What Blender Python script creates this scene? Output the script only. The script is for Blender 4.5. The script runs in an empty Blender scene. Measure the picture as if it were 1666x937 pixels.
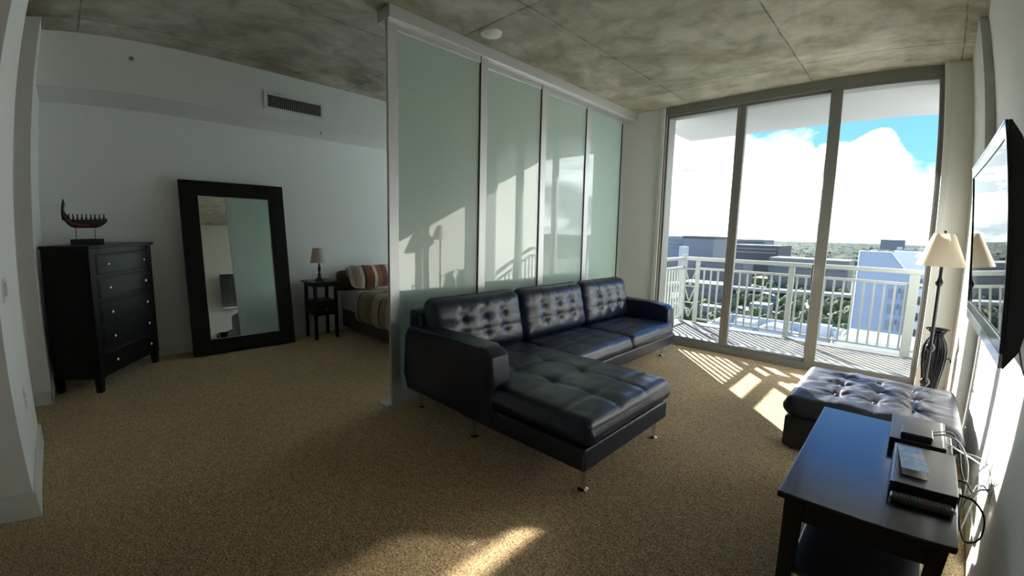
import bpy, bmesh, math, random
from mathutils import Vector, Matrix, noise
random.seed(7)
SC = bpy.context.scene
COL = SC.collection
PI = math.pi

# ------------------------------------------------------------------ camera
H = 1.425
M = ((0.7227232414, 0.6908001651, 0.0215927822),       # image right
     (-0.1056035215, 0.0795002810, 0.9912253031),      # image up
     (-0.6830219708, 0.7186618379, -0.1304076308))     # view direction
cam = bpy.data.cameras.new('camera'); cam_ob = bpy.data.objects.new('camera', cam); COL.objects.link(cam_ob)
cam_ob.matrix_world = Matrix(((M[0][0], M[1][0], -M[2][0], 0), (M[0][1], M[1][1], -M[2][1], 0), (M[0][2], M[1][2], -M[2][2], H), (0, 0, 0, 1)))
cam.sensor_width = 36; cam.sensor_fit = 'HORIZONTAL'
cam.type = 'PANO'                                      # the photograph's wide action-camera lens bends straight lines
cc = cam
cc.panorama_type = 'FISHEYE_LENS_POLYNOMIAL'
cc.fisheye_fov = PI
cc.fisheye_polynomial_k0 = 0.0
cc.fisheye_polynomial_k1 = -6.47804507e-02
cc.fisheye_polynomial_k2 = -6.47365165e-04
cc.fisheye_polynomial_k3 = 1.74833152e-04
cc.fisheye_polynomial_k4 = -5.40229309e-06
cam.clip_start = 0.02; cam.clip_end = 8000
SC.camera = cam_ob

# ------------------------------------------------------------------ exposure
SC.view_settings.view_transform = 'Standard'; SC.view_settings.look = 'None'
SC.view_settings.gamma = 1; SC.view_settings.use_curve_mapping = False
SC.view_settings.exposure = 0.35
SC.cycles.max_bounces = 10; SC.cycles.diffuse_bounces = 6; SC.cycles.glossy_bounces = 5
SC.cycles.transmission_bounces = 8; SC.cycles.transparent_max_bounces = 16
SC.cycles.use_denoising = True
SC.cycles.sample_clamp_indirect = 0.0
SC.cycles.caustics_reflective = True; SC.cycles.caustics_refractive = False; SC.cycles.blur_glossy = 0.0

# ------------------------------------------------------------------ sun
SUN_AZ = math.atan2(-0.665, 0.747); SUN_TAN = 0.370     # azimuth from +Y, tangent of the elevation
sl = bpy.data.lights.new('sun', 'SUN'); sl.energy = 28.0; sl.angle = math.radians(0.4); sl.color = (1.0, 0.955, 0.90)
so = bpy.data.objects.new('sun', sl); COL.objects.link(so)
so.rotation_euler = Vector((-0.665, 0.747, SUN_TAN)).to_track_quat('Z', 'Y').to_euler()

# added area lamps imitating sunlight thrown onto the carpet by the television (mirror direction of the sun)
def glint_lamp(name, centre, w, h, watts):
    l = bpy.data.lights.new(name, 'AREA'); l.shape = 'RECTANGLE'; l.size = w; l.size_y = h; l.energy = watts; l.spread = math.radians(2.5); l.color = (1.0, 0.93, 0.80)
    o = bpy.data.objects.new(name, l); COL.objects.link(o); r = Vector((-0.584, -0.700, -0.411)); z_ = -r
    x_ = (Vector((0, 1, 0)) - z_*z_.y).normalized(); y_ = z_.cross(x_)
    o.matrix_world = Matrix(((x_.x, y_.x, z_.x, 0), (x_.y, y_.y, z_.y, 0), (x_.z, y_.z, z_.z, 0), (0, 0, 0, 1))); o.location = Vector(centre) + r*0.42
    return o
glint_lamp('bezel_glint_lamp', (0.285, 2.93, 1.06), 0.44, 0.026, 0.30)
glint_lamp('screen_glint_lamp', (0.275, 2.90, 1.20), 0.40, 0.20, 0.13)

# ------------------------------------------------------------------ sky with low white clouds
W = bpy.data.worlds.new('sky'); SC.world = W; W.use_nodes = True
nt = W.node_tree; nt.nodes.clear()
def wn(t, **k):
    n = nt.nodes.new(t)
    for a, b in k.items(): setattr(n, a, b)
    return n
def wm(op, a, b=None, c=None, clamp=False):
    n = wn('ShaderNodeMath', operation=op, use_clamp=clamp)
    for i, v in enumerate((a, b, c)):
        if v is None: continue
        if isinstance(v, (int, float)): n.inputs[i].default_value = v
        else: nt.links.new(v, n.inputs[i])
    return n.outputs[0]
tc = wn('ShaderNodeTexCoord'); D = tc.outputs['Generated']
sep = wn('ShaderNodeSeparateXYZ'); nt.links.new(D, sep.inputs[0])
def wnoise(scale, sx, sz, detail=6, rough=0.55):
    mp = wn('ShaderNodeMapping'); mp.inputs['Scale'].default_value = (sx, 1, sz); nt.links.new(D, mp.inputs[0])
    n = wn('ShaderNodeTexNoise'); n.inputs['Scale'].default_value = scale; n.inputs['Detail'].default_value = detail
    n.inputs['Roughness'].default_value = rough; nt.links.new(mp.outputs[0], n.inputs['Vector']); return n.outputs['Fac']
n1 = wnoise(9, 1, 1.6)
n2 = wnoise(7, 1, 4.5, 4)
z = sep.outputs[2]; x = sep.outputs[0]
# cloud cover: full near the horizon, breaking up above about 8 degrees; heavier towards the left
edge = wm('ADD', wm('ADD', wm('MULTIPLY', x, -0.42), 0.125), wm('MULTIPLY', wm('MAXIMUM', wm('SUBTRACT', x, 0.22), 0.0), 1.6))
cov = wm('ADD', wm('MULTIPLY', wm('SUBTRACT', edge, z), 9.0), wm('MULTIPLY', wm('SUBTRACT', n1, 0.5), 3.2))
def blob(px, py, pz, k, amp):
    d = wn('ShaderNodeVectorMath', operation='DISTANCE'); nt.links.new(D, d.inputs[0]); d.inputs[1].default_value = (px, py, pz)
    return wm('MULTIPLY', wm('SUBTRACT', 1.0, wm('MULTIPLY', d.outputs['Value'], k), clamp=True), amp)
for b in ((-0.066, 0.984, 0.158, 24, 1.6), (-0.052, 0.988, 0.135, 22, 1.2), (-0.115, 0.985, 0.15, 22, 0.9), (0.02, 0.99, 0.195, 16, -1.2), (-0.1, 0.98, 0.2, 20, -0.6)):
    cov = wm('ADD', cov, blob(*b))
cov = wm('MULTIPLY', wm('ADD', cov, 0.15), 2.4, clamp=True)
grey = wm('MULTIPLY', wm('SUBTRACT', n2, 0.60), 7.0, clamp=True)
n3 = wnoise(3.6, 1, 3.2, 5, 0.6)
thin = wm('MULTIPLY', wm('SUBTRACT', n3, 0.40), 6.0, clamp=True)          # thinner, duller cloud between the glaring parts
r3 = wn('ShaderNodeMix', data_type='RGBA'); r3.inputs[6].default_value = (6.6, 6.8, 7.0, 1); r3.inputs[7].default_value = (1.25, 1.38, 1.5, 1); nt.links.new(thin, r3.inputs[0])
r1 = wn('ShaderNodeMix', data_type='RGBA'); nt.links.new(r3.outputs[2], r1.inputs[6]); r1.inputs[7].default_value = (0.75, 0.88, 1.0, 1)
nt.links.new(grey, r1.inputs[0])
zb = wm('MULTIPLY', z, 2.2, clamp=True)
r0 = wn('ShaderNodeMix', data_type='RGBA'); r0.inputs[6].default_value = (0.42, 0.95, 1.30, 1); r0.inputs[7].default_value = (0.11, 0.40, 1.35, 1)
nt.links.new(zb, r0.inputs[0])
r2 = wn('ShaderNodeMix', data_type='RGBA'); nt.links.new(cov, r2.inputs[0]); nt.links.new(r0.outputs[2], r2.inputs[6]); nt.links.new(r1.outputs[2], r2.inputs[7])
bg = wn('ShaderNodeBackground'); nt.links.new(r2.outputs[2], bg.inputs[0]); bg.inputs[1].default_value = 1.0
wo = wn('ShaderNodeOutputWorld'); nt.links.new(bg.outputs[0], wo.inputs[0])

# ------------------------------------------------------------------ materials
MATS = {}
def mat(name, color, rough=0.5, metal=0.0, spec=0.5, bump=0, bscale=50, var=0, vscale=5, coat=0, trans=0, sheen=0, bdist=0.01, emis=0):
    if name in MATS: return MATS[name]
    m = bpy.data.materials.new(name); m.use_nodes = True; t = m.node_tree; b = t.nodes['Principled BSDF']
    b.inputs['Base Color'].default_value = (*color, 1); b.inputs['Roughness'].default_value = rough; b.inputs['Metallic'].default_value = metal
    b.inputs['Specular IOR Level'].default_value = spec; b.inputs['Coat Weight'].default_value = coat; b.inputs['Coat Roughness'].default_value = 0.12
    if sheen: b.inputs['Sheen Weight'].default_value = sheen
    c = t.nodes.new('ShaderNodeTexCoord')
    if bump:
        n = t.nodes.new('ShaderNodeTexNoise'); n.inputs['Scale'].default_value = bscale; n.inputs['Detail'].default_value = 6
        t.links.new(c.outputs['Object'], n.inputs['Vector'])
        bp = t.nodes.new('ShaderNodeBump'); bp.inputs['Strength'].default_value = bump; bp.inputs['Distance'].default_value = bdist
        t.links.new(n.outputs['Fac'], bp.inputs['Height']); t.links.new(bp.outputs[0], b.inputs['Normal'])
    if var:
        n = t.nodes.new('ShaderNodeTexNoise'); n.inputs['Scale'].default_value = vscale; n.inputs['Detail'].default_value = 5
        t.links.new(c.outputs['Object'], n.inputs['Vector'])
        r = t.nodes.new('ShaderNodeValToRGB'); r.color_ramp.elements[0].position = 0.3; r.color_ramp.elements[1].position = 0.7
        r.color_ramp.elements[0].color = (*[v * (1 - var) for v in color], 1); r.color_ramp.elements[1].color = (*[min(1, v * (1 + var)) for v in color], 1)
        t.links.new(n.outputs['Fac'], r.inputs[0]); t.links.new(r.outputs[0], b.inputs['Base Color'])
    MATS[name] = m
    return m

def node_math(t, op, a, b=None, c=None, clamp=False):
    n = t.nodes.new('ShaderNodeMath'); n.operation = op; n.use_clamp = clamp
    for i, v in enumerate((a, b, c)):
        if v is None: continue
        if isinstance(v, (int, float)): n.inputs[i].default_value = v
        else: t.links.new(v, n.inputs[i])
    return n.outputs[0]
def noise_tex(t, vec, scale, detail=6, rough=0.6, dist=0):
    n = t.nodes.new('ShaderNodeTexNoise'); n.inputs['Scale'].default_value = scale; n.inputs['Detail'].default_value = detail
    n.inputs['Roughness'].default_value = rough; n.inputs['Distortion'].default_value = dist
    t.links.new(vec, n.inputs['Vector']); return n.outputs['Fac']
def ramp(t, fac, stops):
    r = t.nodes.new('ShaderNodeValToRGB'); e = r.color_ramp.elements
    while len(e) < len(stops): e.new(0.5)
    for i, (p, c) in enumerate(stops): e[i].position = p; e[i].color = (*c, 1)
    t.links.new(fac, r.inputs[0]); return r.outputs[0]
def mixc(t, fac, a, b, blend='MIX'):
    n = t.nodes.new('ShaderNodeMix'); n.data_type = 'RGBA'; n.blend_type = blend
    for i, v in ((0, fac), (6, a), (7, b)):
        if isinstance(v, (int, float)): n.inputs[i].default_value = v
        elif isinstance(v, tuple): n.inputs[i].default_value = (*v, 1)
        else: t.links.new(v, n.inputs[i])
    return n.outputs[2]
def newmat(name):
    m = bpy.data.materials.new(name); m.use_nodes = True; t = m.node_tree; b = t.nodes['Principled BSDF']
    c = t.nodes.new('ShaderNodeTexCoord'); MATS[name] = m
    return m, t, b, c.outputs['Object']

def concrete_mat():
    m, t, b, o = newmat('board_marked_concrete')
    s = t.nodes.new('ShaderNodeSeparateXYZ'); t.links.new(o, s.inputs[0]); X, Y = s.outputs[0], s.outputs[1]
    big = noise_tex(t, o, 0.9, 8, 0.62, 0.8); mid = noise_tex(t, o, 4.0, 8, 0.65, 0.4); fine = noise_tex(t, o, 40, 4)
    c1 = ramp(t, big, [(0.32, (0.26, 0.235, 0.175)), (0.5, (0.42, 0.395, 0.325)), (0.68, (0.58, 0.555, 0.49))])
    c2 = ramp(t, mid, [(0.32, (0.55, 0.53, 0.48)), (0.55, (1.0, 1.0, 1.0)), (0.75, (1.3, 1.3, 1.3))])
    col = mixc(t, 0.8, c1, c2, 'MULTIPLY')
    # formwork joints
    wob = node_math(t, 'MULTIPLY', node_math(t, 'SUBTRACT', noise_tex(t, o, 3, 3), 0.5), 0.02)
    f = None
    def line(axis, at, w):
        return node_math(t, 'COMPARE', node_math(t, 'ADD', axis, wob), at, w)
    for axis, at, w in ((Y, 4.885, 0.007), (Y, 2.447, 0.008), (Y, 0.01, 0.008), (Y, -2.43, .008), (X, -2.225, 0.006), (X, -0.955, 0.006), (X, 0.30, 0.006), (X, -3.5, 0.006), (X, -4.76, 0.006)):
        l = line(axis, at, w); f = l if f is None else node_math(t, 'MAXIMUM', f, l)
    brk = node_math(t, 'MULTIPLY', node_math(t, 'SUBTRACT', noise_tex(t, o, 7, 4), 0.30), 4, clamp=True)
    f2 = node_math(t, 'MULTIPLY', f, brk)
    col = mixc(t, node_math(t, 'MULTIPLY', f2, 0.75), col, (0.07, 0.065, 0.055))
    # every board field has its own tone
    ch = t.nodes.new('ShaderNodeTexWhiteNoise'); ch.noise_dimensions = '2D'
    cx = node_math(t, 'FLOOR', node_math(t, 'DIVIDE', node_math(t, 'ADD', X, 2.225), 1.27)); cy = node_math(t, 'FLOOR', node_math(t, 'DIVIDE', node_math(t, 'SUBTRACT', Y, 0.01), 2.4375))
    cb = t.nodes.new('ShaderNodeCombineXYZ'); t.links.new(cx, cb.inputs[0]); t.links.new(cy, cb.inputs[1]); t.links.new(cb.outputs[0], ch.inputs[0])
    tone = node_math(t, 'ADD', node_math(t, 'MULTIPLY', ch.outputs['Value'], 0.28), 0.86)
    tn = t.nodes.new('ShaderNodeCombineColor')
    for i in range(3): t.links.new(tone, tn.inputs[i])
    col = mixc(t, 1.0, col, tn.outputs[0], 'MULTIPLY')
    t.links.new(col, b.inputs['Base Color']); b.inputs['Roughness'].default_value = 0.8
    hgt = node_math(t, 'SUBTRACT', node_math(t, 'ADD', node_math(t, 'MULTIPLY', mid, 0.5), node_math(t, 'MULTIPLY', fine, 0.15)), f2)
    bp = t.nodes.new('ShaderNodeBump'); bp.inputs['Strength'].default_value = 0.5; bp.inputs['Distance'].default_value = 0.01
    t.links.new(hgt, bp.inputs['Height']); t.links.new(bp.outputs[0], b.inputs['Normal'])
    return m
def carpet_mat():
    m, t, b, o = newmat('carpet_pile')
    fine = noise_tex(t, o, 95, 5, 0.7); mid = noise_tex(t, o, 26, 6, 0.7, 0.6); big = noise_tex(t, o, 1.6, 4, 0.5)
    col = ramp(t, fine, [(0.36, (0.09, 0.055, 0.020)), (0.5, (0.64, 0.445, 0.22)), (0.64, (1.0, 0.80, 0.47))])
    c2 = ramp(t, mid, [(0.35, (0.56, 0.53, 0.49)), (0.58, (1.12, 1.12, 1.12))])
    col = mixc(t, 0.7, col, c2, 'MULTIPLY')
    c3 = ramp(t, big, [(0.3, (0.84, 0.82, 0.80)), (0.7, (1.1, 1.1, 1.1))])
    col = mixc(t, 0.6, col, c3, 'MULTIPLY')
    t.links.new(col, b.inputs['Base Color']); b.inputs['Roughness'].default_value = 0.95; b.inputs['Specular IOR Level'].default_value = 0.1
    b.inputs['Sheen Weight'].default_value = 0.25
    hgt = node_math(t, 'ADD', node_math(t, 'MULTIPLY', mid, 1.0), node_math(t, 'MULTIPLY', fine, 0.6))
    bp = t.nodes.new('ShaderNodeBump'); bp.inputs['Strength'].default_value = 0.9; bp.inputs['Distance'].default_value = 0.02
    t.links.new(hgt, bp.inputs['Height']); t.links.new(bp.outputs[0], b.inputs['Normal'])
    return m
def glass_mat(name, tint=(0.95, 0.98, 0.97), gloss=1.0):
    m = bpy.data.materials.new(name); m.use_nodes = True; t = m.node_tree; t.nodes.clear()
    tr = t.nodes.new('ShaderNodeBsdfTransparent'); tr.inputs[0].default_value = (*tint, 1)
    gl = t.nodes.new('ShaderNodeBsdfGlossy'); gl.inputs['Roughness'].default_value = 0.0
    fr = t.nodes.new('ShaderNodeLayerWeight'); fr.inputs[0].default_value = 0.5
    F = node_math(t, 'ADD', node_math(t, 'MULTIPLY', node_math(t, 'POWER', fr.outputs['Facing'], 5.0), 0.9), 0.035)
    mx = t.nodes.new('ShaderNodeMixShader'); o = t.nodes.new('ShaderNodeOutputMaterial')
    t.links.new(node_math(t, 'MULTIPLY', F, gloss), mx.inputs[0]); t.links.new(tr.outputs[0], mx.inputs[1]); t.links.new(gl.outputs[0], mx.inputs[2]); t.links.new(mx.outputs[0], o.inputs[0])
    MATS[name] = m; return m
def frosted_mat():
    m = bpy.data.materials.new('frosted_green_glass'); m.use_nodes = True; t = m.node_tree; t.nodes.clear()
    N = t.nodes.new
    tl = N('ShaderNodeBsdfTranslucent'); tl.inputs[0].default_value = (0.61, 0.725, 0.675, 1)
    df = N('ShaderNodeBsdfDiffuse'); df.inputs[0].default_value = (0.63, 0.75, 0.705, 1)
    m1 = N('ShaderNodeMixShader'); m1.inputs[0].default_value = 0.45; t.links.new(tl.outputs[0], m1.inputs[1]); t.links.new(df.outputs[0], m1.inputs[2])
    g1 = N('ShaderNodeBsdfGlossy'); g1.inputs['Roughness'].default_value = 0.012
    g2 = N('ShaderNodeBsdfGlossy'); g2.inputs['Roughness'].default_value = 0.33
    fr = N('ShaderNodeLayerWeight'); fr.inputs[0].default_value = 0.5
    F = node_math(t, 'ADD', node_math(t, 'MULTIPLY', node_math(t, 'POWER', fr.outputs['Facing'], 4.0), 0.9), 0.085)
    m2 = N('ShaderNodeMixShader'); m2.inputs[0].default_value = 0.07; t.links.new(m1.outputs[0], m2.inputs[1]); t.links.new(g2.outputs[0], m2.inputs[2])
    m3 = N('ShaderNodeMixShader'); t.links.new(F, m3.inputs[0]); t.links.new(m2.outputs[0], m3.inputs[1]); t.links.new(g1.outputs[0], m3.inputs[2])
    o = N('ShaderNodeOutputMaterial'); t.links.new(m3.outputs[0], o.inputs[0]); MATS['frosted'] = m; return m
def stripes_mat(name, stops, axis, scale, bend=0.0, base_rough=0.9):
    m, t, b, o = newmat(name)
    s = t.nodes.new('ShaderNodeSeparateXYZ'); t.links.new(o, s.inputs[0])
    v = s.outputs[axis]
    w = node_math(t, 'MULTIPLY', node_math(t, 'SINE', node_math(t, 'MULTIPLY', s.outputs[1 - axis] if axis < 2 else s.outputs[0], 5.0)), bend)
    v = node_math(t, 'FRACT', node_math(t, 'MULTIPLY', node_math(t, 'ADD', v, w), scale))
    r = t.nodes.new('ShaderNodeValToRGB'); r.color_ramp.interpolation = 'CONSTANT'; e = r.color_ramp.elements
    while len(e) < len(stops): e.new(0.5)
    for i, (p, c) in enumerate(stops): e[i].position = p; e[i].color = (*c, 1)
    t.links.new(v, r.inputs[0]); t.links.new(r.outputs[0], b.inputs['Base Color']); b.inputs['Roughness'].default_value = base_rough
    n = noise_tex(t, o, 12, 4); bp = t.nodes.new('ShaderNodeBump'); bp.inputs['Strength'].default_value = 0.3; bp.inputs['Distance'].default_value = 0.02
    t.links.new(n, bp.inputs['Height']); t.links.new(bp.outputs[0], b.inputs['Normal'])
    return m
def shade_mat(name, c, back=0.7):
    m = bpy.data.materials.new(name); m.use_nodes = True; t = m.node_tree; t.nodes.clear(); N = t.nodes.new
    tl = N('ShaderNodeBsdfTranslucent'); tl.inputs[0].default_value = (*c, 1); df = N('ShaderNodeBsdfDiffuse'); df.inputs[0].default_value = (*c, 1)
    mx = N('ShaderNodeMixShader'); mx.inputs[0].default_value = back; t.links.new(tl.outputs[0], mx.inputs[1]); t.links.new(df.outputs[0], mx.inputs[2])
    o = N('ShaderNodeOutputMaterial'); t.links.new(mx.outputs[0], o.inputs[0]); MATS[name] = m; return m

CONC = concrete_mat(); CARPET = carpet_mat(); FROST = frosted_mat(); GLASS = glass_mat('window_glass')
WALL = mat('wall_paint', (0.80, 0.80, 0.775), 0.75, bump=0.08, bscale=120)
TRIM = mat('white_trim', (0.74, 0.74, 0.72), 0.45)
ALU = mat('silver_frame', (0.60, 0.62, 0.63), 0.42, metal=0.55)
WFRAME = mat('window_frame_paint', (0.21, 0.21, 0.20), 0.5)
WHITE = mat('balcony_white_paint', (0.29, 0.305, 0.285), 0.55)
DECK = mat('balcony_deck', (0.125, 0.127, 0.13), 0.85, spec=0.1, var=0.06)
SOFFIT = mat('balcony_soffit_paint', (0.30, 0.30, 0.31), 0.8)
LEATHER = mat('navy_leather', (0.005, 0.0105, 0.032), 0.34, spec=0.62, bump=0.30, bscale=38, bdist=0.004)
OTTO = mat('charcoal_leather', (0.022, 0.023, 0.034), 0.40, spec=0.45, bump=0.35, bscale=26, bdist=0.008)
CHROME = mat('chrome', (0.75, 0.75, 0.76), 0.12, metal=1)
ESPR = mat('espresso_wood', (0.006, 0.005, 0.005), 0.38, spec=0.28, var=0.2, vscale=14, bump=0.05, bscale=60)
TABLE = mat('blackbrown_lacquer', (0.006, 0.0055, 0.007), 0.17, spec=0.6)
MIRROR = mat('mirror_glass', (0.80, 0.86, 0.80), 0.0, metal=1)
BLACK = mat('black_plastic', (0.012, 0.012, 0.014), 0.3)
DKMET = mat('dark_bronze_metal', (0.020, 0.017, 0.022), 0.3, metal=0.4)
TVBODY = mat('tv_gloss_black', (0.008, 0.008, 0.014), 0.10, spec=0.7)
SCREEN = mat('tv_screen', (0.006, 0.007, 0.008), 0.015, spec=1.0)
SILVER = mat('tv_silver_bezel', (0.55, 0.55, 0.60), 0.12, metal=0.9)
SHADE = shade_mat('cream_shade', (0.85, 0.80, 0.72), 0.5)
GREYCAB = mat('grey_cable', (0.55, 0.55, 0.52), 0.5)
PLATE = mat('white_plate', (0.72, 0.72, 0.70), 0.35)

# ------------------------------------------------------------------ mesh helpers
class MB:
    def __init__(s): s.bm = bmesh.new()
    def _since(s, n0): s.bm.verts.ensure_lookup_table(); return s.bm.verts[n0:]
    def box(s, x0, x1, y0, y1, z0, z1, bev=0.0, seg=2, mtx=None):
        n0 = len(s.bm.verts)
        m = Matrix.Translation(((x0+x1)/2, (y0+y1)/2, (z0+z1)/2)) @ Matrix.Diagonal((abs(x1-x0), abs(y1-y0), abs(z1-z0), 1))
        if mtx is not None: m = mtx @ m
        r = bmesh.ops.create_cube(s.bm, size=1, matrix=m)
        if bev > 0:
            es = list({e for v in r['verts'] for e in v.link_edges})
            bmesh.ops.bevel(s.bm, geom=es, offset=bev, segments=seg, profile=0.5, affect='EDGES')
        return s
    def hexa(s, pts):
        vs = [s.bm.verts.new(p) for p in pts]
        for f in ((3, 2, 1, 0), (4, 5, 6, 7), (0, 1, 5, 4), (1, 2, 6, 5), (2, 3, 7, 6), (3, 0, 4, 7)): s.bm.faces.new([vs[i] for i in f])
        return s
    def bar(s, p, q, w, d=None, up=(0, 0, 1)):
        d = w if d is None else d
        p, q = Vector(p), Vector(q); a = (q-p).normalized(); u = Vector(up)
        if abs(a.dot(u)) > 0.95: u = Vector((1, 0, 0))
        r = a.cross(u).normalized(); u = r.cross(a)
        c = [(-1, -1), (1, -1), (1, 1), (-1, 1)]
        return s.hexa([p + r*w/2*i + u*d/2*j for i, j in c] + [q + r*w/2*i + u*d/2*j for i, j in c])
    def tube(s, pts, r, seg=8, cap=True):
        pts = [Vector(p) for p in pts]; rings = []
        rs = r if isinstance(r, (list, tuple)) else [r]*len(pts)
        u = None
        for i, p in enumerate(pts):
            a = (pts[min(i+1, len(pts)-1)] - pts[max(i-1, 0)]).normalized()
            if u is None: u = a.orthogonal().normalized()
            u = (u - a*u.dot(a)).normalized(); v = a.cross(u)
            rings.append([s.bm.verts.new(p + (u*math.cos(2*PI*k/seg) + v*math.sin(2*PI*k/seg))*rs[i]) for k in range(seg)])
        for a, b in zip(rings, rings[1:]):
            for k in range(seg): s.bm.faces.new((a[k], a[(k+1) % seg], b[(k+1) % seg], b[k]))
        if cap: s.bm.faces.new(rings[0][::-1]); s.bm.faces.new(rings[-1])
        return s
    def lathe(s, prof, c=(0, 0, 0), seg=32, ridge=0, nr=0, close=True):
        rings = []
        for r, z_ in prof:
            rings.append([s.bm.verts.new((c[0] + (r + ridge*(r > .03)*abs(math.sin(nr*PI*k/seg)))*math.cos(2*PI*k/seg), c[1] + (r + ridge*(r > .03)*abs(math.sin(nr*PI*k/seg)))*math.sin(2*PI*k/seg), c[2]+z_)) for k in range(seg)])
        for a, b in zip(rings, rings[1:]):
            for k in range(seg): s.bm.faces.new((a[k], a[(k+1) % seg], b[(k+1) % seg], b[k]))
        if close: s.bm.faces.new(rings[0][::-1]); s.bm.faces.new(rings[-1])
        return s
    def ball(s, c, r, sub=2, sc=(1, 1, 1)):
        bmesh.ops.create_icosphere(s.bm, subdivisions=sub, radius=r, matrix=Matrix.Translation(c) @ Matrix.Diagonal((*sc, 1))); return s
    def prism(s, poly, axis, a, b):
        def P(u, v, w): return {'x': (w, u, v), 'y': (u, w, v), 'z': (u, v, w)}[axis]
        A = [s.bm.verts.new(P(u, v, a)) for u, v in poly]; B = [s.bm.verts.new(P(u, v, b)) for u, v in poly]
        s.bm.faces.new(A); s.bm.faces.new(B[::-1]); n = len(poly)
        for i in range(n): s.bm.faces.new((A[i], B[i], B[(i+1) % n], A[(i+1) % n]))
        return s
def wpos(o):
    m = Matrix.Identity(4)
    while o: m = Matrix.LocRotScale(o.location, o.rotation_euler, None) @ m; o = o.parent
    return m
def obj(name, mb, m, parent=None, smooth=False, local=False, pivot=True):
    bm = mb.bm if isinstance(mb, MB) else mb
    bmesh.ops.recalc_face_normals(bm, faces=bm.faces)
    me = bpy.data.meshes.new(name); o = bpy.data.objects.new(name, me); COL.objects.link(o)
    if parent is not None:
        o.parent = parent
        if not local: bm.transform(wpos(parent).inverted())
    elif pivot:
        xs = [v.co for v in bm.verts]
        c = Vector([(min(p[i] for p in xs) + max(p[i] for p in xs))/2 for i in range(3)]); c.z = min(p.z for p in xs)
        bm.transform(Matrix.Translation(-c)); o.location = c
    bm.to_mesh(me); bm.free(); me.materials.append(m)
    if smooth:
        for p in me.polygons: p.use_smooth = True
        if smooth != 'all':
            try: me.set_sharp_from_angle(angle=math.radians(38))
            except Exception: pass
    return o
def tag(o, label, cat, group=None, kind=None):
    o['label'] = label; o['category'] = cat
    if group: o['group'] = group
    if kind: o['kind'] = kind
    return o
def thing(name, label, cat, loc=(0, 0, 0), rz=0, group=None):
    o = bpy.data.objects.new(name, None); COL.objects.link(o); o.location = loc; o.rotation_euler = (0, 0, rz); o.empty_display_size = 0.1
    return tag(o, label, cat, group)
def struct(name, mb, m, parent=None, pivot=False, smooth=False):
    o = obj(name, mb, m, parent, pivot=pivot, smooth=smooth)
    if parent is None: o['kind'] = 'structure'
    return o
def dup(root, loc, label=None, rz=None):
    r = root.copy(); COL.objects.link(r); r.location = loc
    if rz is not None: r.rotation_euler = (0, 0, rz)
    if label: r['label'] = label
    for ch in list(root.children):
        c = ch.copy(); COL.objects.link(c); c.parent = r
        for g in list(ch.children):
            d = g.copy(); COL.objects.link(d); d.parent = c
    return r

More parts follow.
